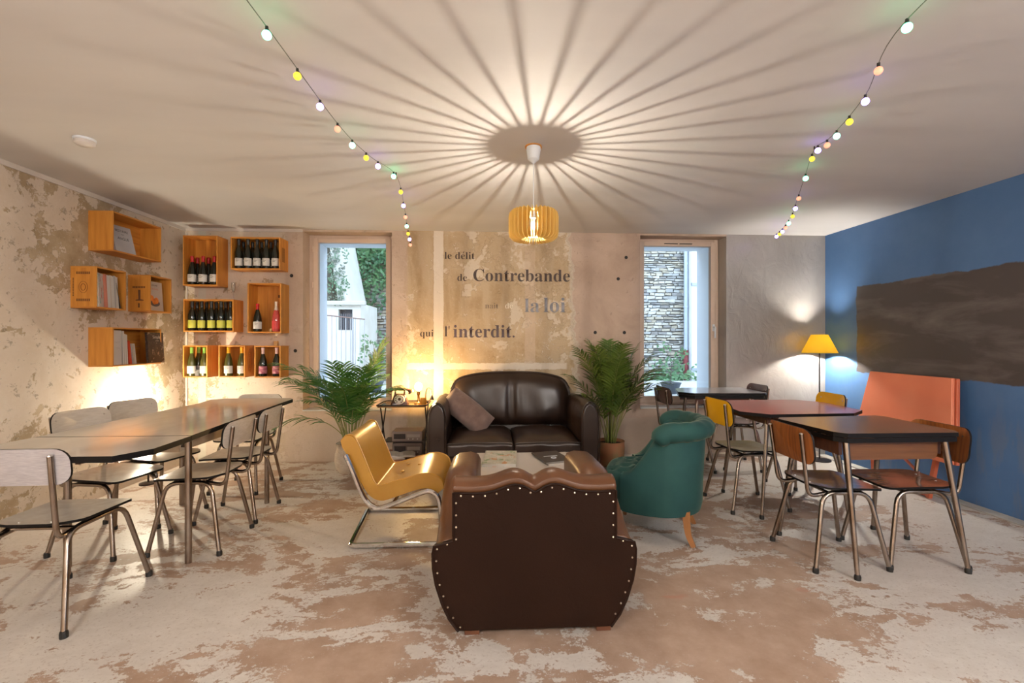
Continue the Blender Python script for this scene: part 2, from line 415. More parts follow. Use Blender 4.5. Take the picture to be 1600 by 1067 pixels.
# ------------------------------------------------------------------ outside
M_GROUND = pm('pale_gravel', (.50, .49, .47), (.62, .61, .58), rough=.9, scale=30, bump=.4)
struct(MB().box(-9, YO + .3, .3, 9, 14, .5).build('ground', M_GROUND, smooth=0))
struct(MB().box(-9, YO, -.2, 9, YO + .3, .5).build('terrace', M_GROUND, smooth=0))
def stone_wall():
    rnd = random.Random(3)
    t = thing('stone_wall', 'tall rubble stone boundary wall seen through both windows', 'wall', (1.5, 9.6, .5)); off = (1.5, 9.6, .5)
    MB().box(-3.2, 9.62, .5, 7.5, 9.9, 6.2).build('mortar', pm('dark_mortar', (.27, .25, .22), rough=.95), t, smooth=0, off=off)
    cols = [pm('stone_%s' % n, c, c2, rough=.85, scale=9) for n, c, c2 in (('pale', (.46, .43, .37), (.54, .51, .45)), ('grey', (.33, .32, .30), (.40, .39, .36)), ('buff', (.42, .36, .27), (.48, .42, .32)), ('dark', (.22, .20, .18), (.28, .26, .24)))]
    b = MB(); z = .5
    big = []
    while z < 6.1:
        h = rnd.uniform(.04, .08); x = -3.2 + rnd.uniform(-.1, 0)
        while x < 7.4:
            w_ = rnd.uniform(.07, .22); d = rnd.uniform(.01, .05); g = .006
            z0 = z + rnd.uniform(0, .015); z1 = z + h - .006 + rnd.uniform(-.012, .006)
            j = lambda s=.012: rnd.uniform(-s, s)
            p = [(x + g + j(), 9.63, z0 + j()), (x + w_ + j(), 9.63, z0 + j()), (x + w_ + j(), 9.63, z1 + j()), (x + g + j(), 9.63, z1 + j())]
            q = [(a[0] * .94 + (x + w_ / 2) * .06, 9.6 - d, a[2] * .9 + (z0 + z1) * .05) for a in p]
            b.m = rnd.choice((0, 0, 0, 1, 1, 2, 2, 3)); b.add(p + q, [(4, 5, 6, 7), (0, 1, 5, 4), (1, 2, 6, 5), (2, 3, 7, 6), (3, 0, 4, 7)])
            x += w_
        z += h
    o = b.build('stones', cols, t, smooth=0, off=off); o['kind'] = 'stuff'
stone_wall()
def leaves(b, pts, s, rnd):
    for p in pts:
        a = rnd.uniform(0, 6.28); tl = rnd.uniform(-.9, .9); u = Vector((math.cos(a), -.3 * math.sin(tl), math.sin(a))) * s * rnd.uniform(.6, 1.2)
        v = Vector((-math.sin(a), -.6 + rnd.uniform(-.5, .5), math.cos(a))) * s * .55; p = Vector(p)
        b.add([p - u, p - v * .9, p + u, p + v * .9], [(0, 1, 2, 3)])
def ivy():
    rnd = random.Random(5); b = MB(); pts = []
    for k in range(4200):       # thick curtain over the top of the wall, beyond window one
        x = rnd.uniform(-3.1, -1.2); top = 3.9; zz = top - abs(rnd.gauss(0, 1.0))
        if zz < 1.95 + .25 * math.sin(x * 9): continue
        pts.append((x, 9.5 - rnd.uniform(0, .14), zz))
    leaves(b, pts, .05, rnd)
    o = b.build('ivy', pm('ivy_leaf', (.05, .15, .06), (.12, .26, .10), rough=.35, scale=3, trans=.25), smooth=0)
    tag(o, 'dense green ivy hanging over the top of the stone wall', 'ivy', kind='stuff')
    b = MB(); pts = []
    for s in range(4):
        x = -2.58 + rnd.uniform(-.08, .10); z = 3.2
        while z > 2.0:
            x += rnd.uniform(-.05, .055); z -= rnd.uniform(.02, .05)
            for q in range(3): pts.append((x + rnd.gauss(0, .03), 8.16, z + rnd.gauss(0, .03)))
    leaves(b, pts, .028, rnd)
    o = b.build('ivy', pm('dry_ivy_leaf', (.16, .17, .13), (.10, .20, .10), rough=.5, scale=4), smooth=0)
    tag(o, 'sparse creeper climbing the cream house wall', 'ivy', kind='stuff')
ivy()
def houses():
    off = (-4.2, 8.3, .5)
    t = thing('garden_house', 'cream garden house with a barred window left of the ivy', 'building', off)
    mw = pm('cream_render', (.66, .62, .54), (.72, .69, .62), rough=.85, scale=3)
    b = MB(); wx0, wx1, wz0, wz1 = -2.60, -2.36, 1.50, 1.86
    b.box(-7, 8.2, .5, wx0, 9.4, 1.97); b.box(-7, 8.2, 1.97, wx0 - .4, 9.4, 4.6); b.box(wx1, 8.2, .5, -2.22, 9.4, 1.97); b.box(wx0, 8.2, .5, wx1, 9.4, wz0); b.box(wx0, 8.2, wz1, wx1, 9.4, 1.97); b.box(wx0, 8.35, wz0, wx1, 9.4, wz1)
    b.prism([(wx0, 1.97), (-2.42, 1.97), (-2.92, 4.6), (wx0 - .4, 4.6)], lambda p: (p[0], 8.2, p[1]), lambda p: (p[0], 9.4, p[1]))
    b.build('house_wall', mw, t, smooth=0, off=off)
    MB().box(-7, 8.12, 1.93, -2.12, 8.2, 2.0).build('string_course', pm('stone_ledge', (.55, .52, .47), rough=.8), t, smooth=0, bevel=.01, off=off)
    o = MB().box(wx0, 8.30, wz0, wx1, 8.33, wz1).build('window_pane', pm('dark_glass', (.03, .04, .06), rough=.08), t, smooth=0, off=off)
    b = MB()
    for k in range(7): x = wx0 + .02 + k * .033; b.tube([(x, 8.19, wz0), (x, 8.19, wz1 - .08)], .005, 5)
    b.build('window_bars', pm('grey_iron', (.25, .25, .27), rough=.5), t, off=off)
    off = (6.5, 9.2, .5)
    t = thing('white_building', 'plain white rendered building at the right end of the stone wall', 'building', off)
    MB().box(4.16, 9.3, .5, 9, 11, 7).build('house_wall', pm('white_house_render', (.78, .80, .82), rough=.8), t, smooth=0, off=off)
    MB().box(4.14, 9.24, 2.44, 9, 9.3, 2.50).build('ledge', pm('grey_ledge', (.35, .38, .43), rough=.6), t, smooth=0, off=off)
    MB().box(4.14, 9.24, .72, 9, 9.3, .76).build('ledge', MATS['grey_ledge'], t, smooth=0, off=off)
    off = (4.10, 9.45, .5)
    t = thing('downpipe', 'tall grey drainpipe with red cast foot beside the stone wall', 'pipe', off)
    MB().tube([(4.10, 9.45, 1.12), (4.10, 9.45, 6.5)], .04, 10).build('upper_pipe', pm('blue_grey_zinc', (.42, .47, .55), rough=.4), t, off=off)
    MB().tube([(4.10, 9.45, .5), (4.10, 9.45, 1.10), (4.10, 9.45, 1.12)], [.048, .048, .055], 10).build('red_foot', pm('oxide_red', (.26, .05, .05), rough=.5), t, off=off)
    for z in (2.0, 3.2): MB().lathe([(.043, 0), (.05, 0), (.05, .04), (.043, .04)], 10, (4.10, 9.45, z)).build('pipe_collar', MATS['blue_grey_zinc'], t, off=off)
houses()
def railing():
    off = (-2.1, 6.8, .5)
    t = thing('garden_railing', 'thin white metal garden railing outside the left window', 'railing', off)
    m = pm('white_painted_iron', (.62, .62, .66), rough=.4)
    MB().tube([(-3.3, 6.7, 1.78), (-1.78, 6.8, 1.62)], .010, 6).build('top_rail', pm('rusty_rail', (.34, .22, .19), rough=.6), t, off=off)
    MB().tube([(-3.3, 6.7, .62), (-1.78, 6.8, .62)], .010, 6).build('bottom_rail', m, t, off=off)
    for k in range(24):
        x = -3.28 + k * .065; zt = 1.78 - (x + 3.3) / 1.52 * .16
        MB().tube([(x, 6.7 + (x + 3.3) / 15.2, .5), (x, 6.7 + (x + 3.3) / 15.2, zt)], .0055, 5).build('bar', m, t, off=off)
    MB().tube([(-1.95, 6.79, .5), (-1.95, 6.79, 1.64)], .013, 6).build('post', m, t, off=off)
railing()
def outdoor_plants():
    rnd = random.Random(8)
    for (x, y, h, lab) in ((2.80, 7.0, .62, 'small potted sapling on the terrace outside the right window'), (-1.80, 7.4, .75, 'bare twiggy sapling in a pot outside the left window')):
        off = (x, y, .5)
        t = thing('potted_sapling', lab, 'plant', off, group='saplings outside the windows')
        MB().lathe([(0, .001), (.09, 0), (.15, .15), (.16, .17), (.145, .17), (.12, .15), (0, .14)], 14, off).build('pot', pm('grey_planter', (.10, .11, .13), rough=.6), t, off=off)
        b = MB(); b.tube([(x, y, .62), (x + .01, y, .5 + h * .6), (x, y, .5 + h)], [.008, .006, .003], 5)
        tips = []
        for k in range(12):
            z = .5 + h * rnd.uniform(.35, 1); a = rnd.uniform(0, 6.28); l = rnd.uniform(.1, .25)
            e = (x + l * math.cos(a), y + l * math.sin(a), z + l * .8); b.tube([(x, y, z), e], [.004, .0015], 4); tips += [(e[0] + rnd.gauss(0, .04), e[1] + rnd.gauss(0, .04), e[2] + rnd.gauss(0, .04)) for _ in range(6)]
        b.build('stem', pm('twig_bark', (.18, .15, .12), rough=.8), t, off=off)
        b = MB(); leaves(b, tips, .035, rnd); b.build('foliage', pm('pale_green_leaf', (.16, .30, .14), rough=.5, trans=.3), t, smooth=0, off=off)
    pts = [(rnd.gauss(3.8, .35), rnd.uniform(9.2, 9.5), .5 + abs(rnd.gauss(0, .14))) for _ in range(260)]
    b = MB(); leaves(b, pts, .05, rnd); tag(b.build('ground_cover', MATS['pale_green_leaf'], smooth=0), 'low green creeper at the foot of the stone wall', 'plant', kind='stuff')
outdoor_plants()

# ------------------------------------------------------------------ chairs
def chair_parts(label, top, back_mat, edge, h_back, w_back, steel, depth=.44, group=None, width=.40, zt=.80):
    t = thing('cafe_chair', label, 'chair', group=group)
    wf, wr = width / 2, width / 2 + .01; dy = depth / 2
    for s in (-1, 1):
        p = fillet([(s * wr, -dy, .012), (s * .150, -dy * .62, .428), (s * .150, dy * .62, .428), (s * wf, dy, .012)], .07, 5)
        leg = MB().tube(p, .0125, 10).build('leg_frame', steel, t)
        for x, y in ((wr, -dy), (wf, dy)):
            MB().lathe([(0, 0), (.016, 0), (.0165, .02), (.014, .03), (0, .03)], 10, (s * x, y, 0)).build('foot_cap', M_BLACK, leg)
        p = fillet([(s * .135, dy * .3, .432), (s * .135, -.10, .425), (s * .145, -.215, .405), (s * .155, -.262, zt - .03)], .06, 5)
        post = MB().tube(p, .0115, 10, ).build('back_post', steel, t)
        MB().lathe([(0, 0), (.0115, 0), (.009, .006), (0, .008)], 8, (s * .155, -.262, zt - .031)).build('post_cap', M_SCREW, post)
    for y in (-dy * .45, dy * .45): MB().tube([(-.15, y, .428), (.15, y, .428)], .009, 8).build('stretcher', steel, t)
    # seat: rounded plate, dished, waterfall front
    out = rrect(-.185, -.195, .185, .205, [.10, .10, .055, .055], 5)
    def zz(x, y): return .447 + .010 * (abs(x) / .19) ** 2 - .010 * smoothstep(.10, .21, y) + .012 * smoothstep(-.10, -.20, y)
    b = MB(); rings = []
    for s_, dz in ((1, 0), (1, .012)): rings.append([(x * s_ * (1 + .10 * (y + .2)), y * s_, zz(x, y) + dz) for x, y in out])
    b.m = 1; b.loft(rings, caps=False)
    b.m = 0
    sc_ = (1, .75, .45, .1)
    for dz, rev in ((.0125, 0), (-.0002, 1)):
        b.m = 1 if rev else 0
        rr = [[(x * s_ * (1 + .10 * (y * s_ + .2)), y * s_, zz(x * s_, y * s_) + dz) for x, y in out] for s_ in sc_]
        b.loft(rr, caps=False); b.add(rr[-1], [tuple(range(len(out)))])
    seat = b.build('seat', [top, edge], t, smooth=50)
    for s in (-1, 1): MB().lathe([(.006, 0), (.005, .0025), (0, .003)], 8, (s * .07, -.155, zz(.07, -.155) + .0122)).build('rivet', M_SCREW, seat)
    # backrest: bent plate in front of the posts
    hw = w_back / 2; z0, z1 = zt - h_back, zt; r = min(.06, h_back * .38)
    out = rrect(-hw, z0, hw, z1, r, 5); n = len(out)
    def by(x, z): return -.242 - (z - (zt - .09)) * .11 - .030 * (1 - (x / hw) ** 2) + .012
    b = MB(); b.m = 1
    b.loft([[(x, by(x, z) + dd, z) for x, z in out] for dd in (0, .011)], caps=False)
    zc = (z0 + z1) / 2
    for dd in (.0112, -.0002):
        b.m = 0
        rr = [[(x * s_, by(x * s_, zc + (z - zc) * s_) + dd, zc + (z - zc) * s_) for x, z in out] for s_ in sc_]
        b.loft(rr, caps=False); b.add(rr[-1], [tuple(range(n))])
    br = b.build('backrest', [back_mat, edge], t, smooth=50)
    for s in (-1, 1):
        MB().lathe([(.006, 0), (.005, .0025), (0, .003)], 8).xf(Matrix.Translation((s * .15, by(.15, zt - .05) + .0105, zt - .05)) @ Matrix.Rotation(R(-90), 4, 'X')).build('rivet', M_SCREW, br)
    return t
M_LINEN = pm('beige_linen_laminate', (.50, .44, .37), (.57, .51, .44), rough=.24, scale=22, stretch=(1, 1, 5), lo=.3, hi=.7)
M_LINEN_G = pm('grey_linen_laminate', (.36, .33, .34), (.46, .43, .43), rough=.35, scale=30, stretch=(1, 1, 6), lo=.3, hi=.7)
M_TEAK = pm('teak_laminate', (.36, .12, .030), (.14, .038, .012), rough=.28, scale=6, stretch=(9, 2, .5), lo=.35, hi=.7, detail=8)
M_DKWOOD = pm('dark_walnut_laminate', (.13, .055, .03), (.085, .038, .024), rough=.20, scale=5, stretch=(1, 8, 1), lo=.35, hi=.7)
M_REDSEAT = pm('red_brown_laminate', (.21, .085, .050), (.16, .065, .04), rough=.18, scale=5, stretch=(8, 1, 1))
M_YEL = pm('yellow_laminate', (.80, .42, .015), rough=.25)
M_YSEAT = pm('pale_yellow_laminate', (.62, .56, .33), (.66, .60, .38), rough=.22, scale=9)
M_BLUSH = pm('pale_grey_laminate', (.62, .63, .68), rough=.2)
M_MAUVE = pm('brown_laminate', (.15, .09, .08), (.12, .07, .06), rough=.25, scale=7)

GL = 'chairs round the long formica table'; GR = 'chairs at the three tables on the right'
near = chair_parts('grey linen formica chair nearest the camera, back turned, at the table end', M_LINEN, M_LINEN_G, M_EDGE, .165, .43, M_STEEL, depth=.54, group=GL, width=.42, zt=.825)
near.location = (-2.085, 2.40, 0); near.rotation_euler = (0, 0, R(1))
r1 = chair_parts('beige formica chair on the room side of the long table, nearer the camera', M_LINEN, M_LINEN, M_EDGE, .165, .42, M_STEEL, depth=.42, group=GL)
r1.location = (-1.85, 3.11, 0); r1.rotation_euler = (0, 0, R(92))
dup(r1, (-1.88, 3.60, 0), R(93), 'beige formica chair on the room side of the long table, farther from the camera')
c = chair_parts('beige formica chair by the peeling wall, nearer the camera, rounded back above the table', M_LINEN, M_LINEN, M_EDGE, .165, .37, M_STEEL, depth=.44, group=GL, zt=.86)
c.location = (-2.40, 3.10, 0); c.rotation_euler = (0, 0, R(-100))
dup(c, (-2.46, 3.60, 0), R(-104), 'beige formica chair by the peeling wall, farther, in front of the wall glow')
dup(r1, (-2.16, 4.26, 0), R(178), 'beige formica chair at the far end of the long table, under the bottle crates')
k1 = chair_parts('teak backed chair with dark seat, on the left of the dark wood table', M_DKWOOD, M_TEAK, M_EDGE, .205, .42, M_STEEL, depth=.43, group=GR)
k1.location = (2.06, 2.72, 0); k1.rotation_euler = (0, 0, R(-92))
k2 = chair_parts('teak backed chair with reddish seat, beside the folded orange table', M_REDSEAT, M_TEAK, M_EDGE, .205, .42, M_STEEL, depth=.43, group=GR)
k2.location = (2.52, 2.72, 0); k2.rotation_euler = (0, 0, R(86))
y1 = chair_parts('yellow backed chair with pale seat, on the left of the red table', M_YSEAT, M_YEL, M_EDGE, .20, .40, M_STEEL, depth=.46, group=GR, zt=.845)
y1.location = (2.06, 3.62, 0); y1.rotation_euler = (0, 0, R(-88))
dup(y1, (2.78, 3.96, 0), R(84), 'yellow backed chair on the far right of the red table, by the blue wall')
b1 = chair_parts('dark brown backed chair with pale seat, left of the window table', M_BLUSH, M_MAUVE, M_EDGE, .17, .40, M_STEEL, depth=.42, group=GR, zt=.84)
b1.location = (2.02, 4.66, 0); b1.rotation_euler = (0, 0, R(-90))
b2 = chair_parts('dark brown backed chair with brown seat, right of the window table', M_MAUVE, M_MAUVE, M_EDGE, .17, .40, M_STEEL, depth=.42, group=GR, zt=.85)
b2.location = (2.60, 4.76, 0); b2.rotation_euler = (0, 0, R(88))

# ------------------------------------------------------------------ tables
def poly_slab(poly, z0, z1, mats, parent, name, off, inset=.004, bevel=0):
    b = MB(); n = len(poly); b.m = 1
    b.loft([[(x, y, z) for x, y in poly] for z in (z0, z1)], caps=False); b.add([(x, y, z0) for x, y in poly], [tuple(range(n))[::-1]])
    b.m = 0; b.add([(x, y, z1) for x, y in poly], [tuple(range(n))])
    return b.build(name, mats, parent, smooth=0, off=off)
def leg(parent, top, foot, r0, r1, off, steel=M_STEEL, name='leg', cap=True, path=None):
    l = MB().tube(path or [top, foot], [r0, r1] if not path else r0, 12).build(name, steel, parent, off=off)
    if cap: MB().lathe([(0, 0), (r1 + .004, 0), (r1 + .005, .018), (r1 + .001, .03), (0, .03)], 10, (foot[0], foot[1], 0)).build('foot_cap', M_BLACK, l, off=off)
    return l
# long table
off = (-2.05, 3.2, 0); Z = .785
t = thing('long_table', 'long pale formica extending table with black edge by the peeling wall', 'table', off)
M_FORM = pm('cream_formica', (.62, .57, .49), (.66, .61, .53), rough=.10, scale=3, stretch=(3, 1, 1))
poly_slab([(-1.625, 2.63), (-1.735, 4.00), (-2.41, 4.00), (-2.44, 2.63)], Z - .028, Z, [M_FORM, M_EDGE], t, 'tabletop', off)
poly_slab([(-2.40, 2.18), (-1.69, 2.175), (-1.61, 2.32), (-1.624, 2.626), (-2.44, 2.626), (-2.48, 2.32)], Z - .030, Z - .001, [M_FORM, M_EDGE], t, 'extension_leaf', off)
poly_slab([(-1.736, 4.004), (-1.752, 4.26), (-1.80, 4.33), (-2.38, 4.33), (-2.46, 4.25), (-2.415, 4.004)], Z - .030, Z - .001, [M_FORM, M_EDGE], t, 'extension_leaf', off)
b = MB(); b.box(-2.40, 2.80, Z - .13, -1.80, 2.815, Z - .03); b.box(-2.40, 3.82, Z - .13, -1.80, 3.835, Z - .03); b.box(-1.79, 2.86, Z - .12, -1.775, 3.80, Z - .03); b.box(-2.43, 2.86, Z - .12, -2.415, 3.80, Z - .03)
M_APR = pm('pale_wood_apron', (.50, .36, .22), (.56, .42, .28), rough=.45, scale=6)
b.build('apron', M_APR, t, smooth=0, off=off)
for x, y in ((-1.76, 2.82), (-1.78, 3.83), (-2.42, 2.80), (-2.44, 3.83)): leg(t, (x, y, Z - .03), (x, y, 0), .0185, .0185, off, cap=False)
b = MB()
for x in (-1.90, -2.30): b.box(x - .012, 2.25, Z - .055, x + .012, 4.2, Z - .031)
b.build('slide_rail', pm('dark_runner', (.12, .07, .05), rough=.5), t, smooth=0, off=off)
# dark wood table, near right
off = (2.32, 2.78, 0)
t = thing('drawleaf_table', 'dark wood laminate draw-leaf table with thick black edge, nearest on the right', 'table', off)
M_DTOP = pm('walnut_tabletop', (.24, .125, .078), (.29, .155, .10), rough=.22, scale=4, stretch=(1, 6, 1))
A, B_, C_, D_ = (1.93, 3.00), (1.985, 2.50), (2.69, 2.50), (2.73, 3.12)
poly_slab([(1.93, 3.0), (1.965, 2.55), (2.01, 2.495), (2.66, 2.495), (2.695, 2.55), (2.725, 3.06), (2.69, 3.10), (1.97, 3.05)], Z - .024, Z, [M_DTOP, M_EDGE], t, 'tabletop', off)
poly_slab([(1.935, 2.99), (1.967, 2.555), (2.01, 2.500), (2.655, 2.500), (2.69, 2.555), (2.72, 3.05), (2.68, 3.09), (1.97, 3.04)], Z - .054, Z - .028, [M_DTOP, M_EDGE], t, 'draw_leaf', off)
b = MB(); b.prism(rrect(2.05, Z - .165, 2.60, Z - .055, [.035, .035, .002, .002], 4), lambda p: (p[0], 2.56, p[1]), lambda p: (p[0], 2.585, p[1])); b.build('drawer', pm('walnut_veneer', (.16, .065, .022), (.11, .042, .016), rough=.35, scale=5, stretch=(.8, 1, 9), lo=.35, hi=.7), t, smooth=30, off=off)
b = MB(); b.box(2.02, 2.58, Z - .14, 2.04, 2.98, Z - .055); b.box(2.62, 2.58, Z - .14, 2.64, 3.0, Z - .055); b.box(2.03, 2.97, Z - .14, 2.63, 2.99, Z - .055); b.build('apron', M_DKWOOD, t, smooth=0, off=off)
for a, c in (((2.03, 2.54), (2.01, 2.43)), ((2.62, 2.54), (2.69, 2.47)), ((2.03, 2.96), (1.95, 3.02)), ((2.63, 3.0), (2.66, 3.08))): leg(t, (*a, Z - .05), (*c, .015), .018, .012, off)
# red table
off = (2.33, 3.6, 0)
t = thing('red_table', 'red formica table with chamfered corners between the yellow chairs', 'table', off)
M_RED = pm('red_formica', (.52, .06, .045), (.56, .08, .06), rough=.16, scale=4)
poly_slab([(1.99, 3.18), (2.62, 3.20), (2.80, 3.34), (2.84, 3.80), (2.70, 3.98), (2.10, 3.98), (1.93, 3.80), (1.85, 3.33)], Z - .024, Z, [M_RED, M_EDGE], t, 'tabletop', off)
b = MB(); b.box(2.06, 3.33, Z - .10, 2.60, 3.345, Z - .024); b.box(2.06, 3.84, Z - .10, 2.60, 3.855, Z - .024); b.box(2.06, 3.345, Z - .10, 2.075, 3.84, Z - .024); b.box(2.585, 3.345, Z - .10, 2.60, 3.84, Z - .024); b.build('apron', M_DKWOOD, t, smooth=0, off=off)
for a, c in (((2.08, 3.36), (2.00, 3.30)), ((2.58, 3.36), (2.66, 3.30)), ((2.08, 3.82), (2.02, 3.90)), ((2.60, 3.82), (2.68, 3.92))): leg(t, (*a, Z - .025), (*c, .015), .016, .011, off)
# window table
off = (2.37, 4.78, 0)
t = thing('window_table', 'pale blue-white formica table with dark edge in front of the right window', 'table', off)
M_WT = pm('white_blue_formica', (.68, .69, .74), rough=.14)
poly_slab([(2.05, 4.52), (2.76, 4.49), (2.80, 4.54), (2.82, 5.06), (2.16, 5.08), (2.04, 4.97), (1.94, 4.66)], Z - .022, Z, [M_WT, M_EDGE], t, 'tabletop', off)
poly_slab([(2.06, 4.53), (2.75, 4.50), (2.79, 4.55), (2.81, 5.05), (2.16, 5.07), (2.05, 4.96), (1.95, 4.66)], Z - .054, Z - .026, [M_WT, M_EDGE], t, 'draw_leaf', off)
b = MB(); b.box(2.10, 4.60, Z - .12, 2.68, 4.615, Z - .054); b.box(2.10, 4.98, Z - .12, 2.68, 4.995, Z - .054); b.build('apron', M_DKWOOD, t, smooth=0, off=off)
for a, c in (((2.12, 4.62), (2.08, 4.56)), ((2.66, 4.60), (2.71, 4.47)), ((2.16, 4.98), (2.12, 5.04)), ((2.70, 4.98), (2.74, 5.03))): leg(t, (*a, Z - .05), (*c, .015), .018, .012, off)
# folded orange table leaning on the blue wall
off = (3.70, 3.95, 0)
t = thing('folded_table', 'folded orange-red table leaning against the blue wall', 'table', off)
M_OR = pm('orange_lacquer', (.76, .22, .115), (.78, .25, .135), rough=.38, scale=3)
M_OR2 = pm('orange_red_frame', (.55, .13, .06), rough=.4)
# panel plane: bottom out from wall, top near the wall
def pn(y, z): return 3.62 + (z - .30) * .135
b = MB(); ya, yb, yc, yd = 4.44, 4.34, 3.54, 3.46
q = [(pn(0, .33), ya, .36), (pn(0, 1.0), yb, 1.01), (pn(0, 1.0), yc, 1.005), (pn(0, .33), yd, .33)]
b.hexa([q[0], q[3], q[2], q[1]] + [(p[0] + .028, p[1], p[2]) for p in (q[0], q[3], q[2], q[1])]); b.build('folded_leaf', M_OR, t, smooth=0, bevel=.005, off=off)
b = MB(); b.hexa([(p[0] + .034, p[1] - .012, p[2] - .004) for p in (q[0], q[3], q[2], q[1])] + [(p[0] + .062, p[1] - .012, p[2] - .004) for p in (q[0], q[3], q[2], q[1])]); b.build('back_leaf', M_OR2, t, smooth=0, bevel=.005, off=off)
for y0, y1_ in ((3.62, 3.68), (4.28, 4.22)):
    MB().tube([(3.68, y0, .40), (3.66, y1_, .0)], .022, 4).build('leg', M_OR2, t, smooth=0, off=off)
MB().tube([(3.665, 3.68, .02), (3.665, 4.22, .02)], .018, 4).build('foot_rail', M_OR2, t, smooth=0, off=off)
MB().tube([(3.67, 3.66, .10), (3.68, 4.1, .38)], .012, 4).build('brace', M_OR2, t, smooth=0, off=off)

# ------------------------------------------------------------------ leather
def leather(name, c, c2, rough=.32):
    t = NT(name); co = t.coord((1, 1, 1)); n = t.noise(co, 4, 6, .6)
    vo = t.n('ShaderNodeTexVoronoi'); vo.inputs['Scale'].default_value = 160; t.l(co, vo.inputs['Vector'])
    t.set(Base_Color=t.mix(t.ramp(n, .35, .7), c, c2), Roughness=t.ramp(n, .3, .7, rough - .05, rough + .08), Specular_IOR_Level=.5, Coat_Weight=.12, Coat_Roughness=.25)
    if rough > .5: t.set(Coat_Weight=0.0, Roughness=.6, Specular_IOR_Level=.14)
    t.bump(t.math('ADD', t.math('MULTIPLY', vo.outputs[0], .12), t.noise(co, 9, 4, .5, .6)), .22, .008); return t.m
M_SOFA = leather('black_brown_leather', (.020, .011, .008), (.034, .018, .012))
M_CLUB = leather('brown_club_leather', (.080, .028, .008), (.125, .047, .015), .37)
M_CLUBB = leather('dark_brown_leather_back', (.013, .0045, .0018), (.017, .006, .0026), .55)
M_GOLD = leather('ochre_vinyl', (.42, .20, .022), (.50, .26, .040), .33)
def club():
    off = (.21, 2.4, 0)
    t = thing('club_armchair', 'brown leather club armchair seen from behind, studded moustache back', 'armchair', off)
    # arms: swept slabs whose tops rise to the front
    for s in (-1, 1):
        secs = []
        cx = .21
        for k in range(11):
            y = 2.045 + .80 * k / 10; f = k / 10
            zt = .42 + (.625 - .42) * smoothstep(0, .55, f) ; 
            if k == 10: zt -= .015
            zt_in = zt + .0
            wo = .445 - .02 * f   # half width at belly
            pr = [(.33, .06), (.40, .16), (.435, .28), (wo, .37), (wo + .002, zt - .045), (wo - .012, zt - .012), (wo - .045, zt + .012), (wo - .11, zt + .018), (wo - .155, zt + .003), (wo - .17, zt - .03), (wo - .17, .22), (wo - .17, .06)]
            secs.append([(cx + s * x, y, z) for x, z in pr])
        b = MB(); b.loft(secs); arm = b.build('arm', M_CLUB, t, smooth=60, off=off)
        m = arm.modifiers.new('b', 'BEVEL'); m.width = .012; m.segments = 2; m.limit_method = 'ANGLE'; m.angle_limit = R(50)
    # back: thick upholstered slab, wavy rolled top
    def top(u):      # u in -1..1 across the back
        return .652 + .036 * math.exp(-((abs(u) - .24) / .23) ** 2) - .010 * math.exp(-(u / .09) ** 2) + .004 * smoothstep(.75, 1, abs(u))
    secs = []
    N = 40
    for k in range(N + 1):
        u = -1 + 2 * k / N; x = .205 + .365 * u; h = top(u)
        pr = [(2.04, .06), (2.04, .45), (2.035, h - .015), (2.028, h + .002), (2.05, h + .03), (2.09, h + .042), (2.14, h + .03), (2.175, h - .01), (2.19, h - .08), (2.215, .42), (2.23, .2), (2.23, .06)]
        secs.append([(x, y, z) for y, z in pr])
    b = MB(); b.loft(secs); bk = b.build('back', M_CLUB, t, smooth=60, off=off)
    m = bk.modifiers.new('b', 'BEVEL'); m.width = .012; m.segments = 2; m.limit_method = 'ANGLE'; m.angle_limit = R(50)
    # rear panel
    half = [(.335, .045), (.375, .10), (.405, .165), (.432, .25), (.444, .32), (.446, .385), (.440, .415), (.40, .425), (.357, .435), (.357, .46)]
    outl = [(.205 + x, z) for x, z in half] + [(.205 + .357 * u, top(u) - .012 + (.0)) for u in [1 - 2 * k / 32 for k in range(33)]] + [(.205 - x, z) for x, z in half[::-1]]
    MB().prism(outl, lambda p: (p[0], 2.018, p[1]), lambda p: (p[0], 2.05, p[1])).build('rear_panel', M_CLUBB, t, smooth=30, off=off, bevel=.004)
    edge = [(p[0], 2.018, p[1]) for p in outl]
    MB().tube(edge, .0055, 6).build('piping', M_CLUBB, t, off=off)
    # studs along the border
    acc = 0; st0 = None; L = [Vector((.205 + (p[0] - .205) * .965, 2.017, .37 + (p[1] - .37) * .955 )) for p in outl]
    for a, c in zip(L[:-1], L[1:]):
        d = (c - a).length; s_ = 0
        while acc + (d - s_) >= .052:
            s_ += .052 - acc; acc = 0; p = a + (c - a) * (s_ / d); 
            if st0 is None: st0 = o = MB().sphere((0, 0, 0), .0045, 8, 4).build('stud', pm('brass_stud', (.55, .45, .33), rough=.3, metal=1), t)
            else: o = st0.copy(); COL.objects.link(o)
            o.location = (p.x - off[0], p.y - off[1], p.z)
        acc += d - s_
    b = MB(); b.box(-.055, 2.24, .20, .475, 2.80, .36); b.build('seat_cushion', M_CLUB, t, bevel=.035, seg=4, off=off)
    b = MB(); b.box(-.06, 2.2, .06, .48, 2.79, .20); b.build('seat_rail', M_CLUB, t, bevel=.01, off=off)
    for x, y in ((-.105, 2.06), (.485, 2.06), (-.105, 2.76), (.485, 2.76)):
        b = MB(); b.hexa([(x, y, 0), (x + .065, y, 0), (x + .065, y + .05, 0), (x, y + .05, 0), (x - .004, y - .004, .06), (x + .069, y - .004, .06), (x + .069, y + .054, .06), (x - .004, y + .054, .06)]); b.build('foot', pm('red_brown_wood', (.19, .075, .035), (.13, .05, .025), rough=.4, scale=8), t, smooth=0, bevel=.004, off=off)
club()

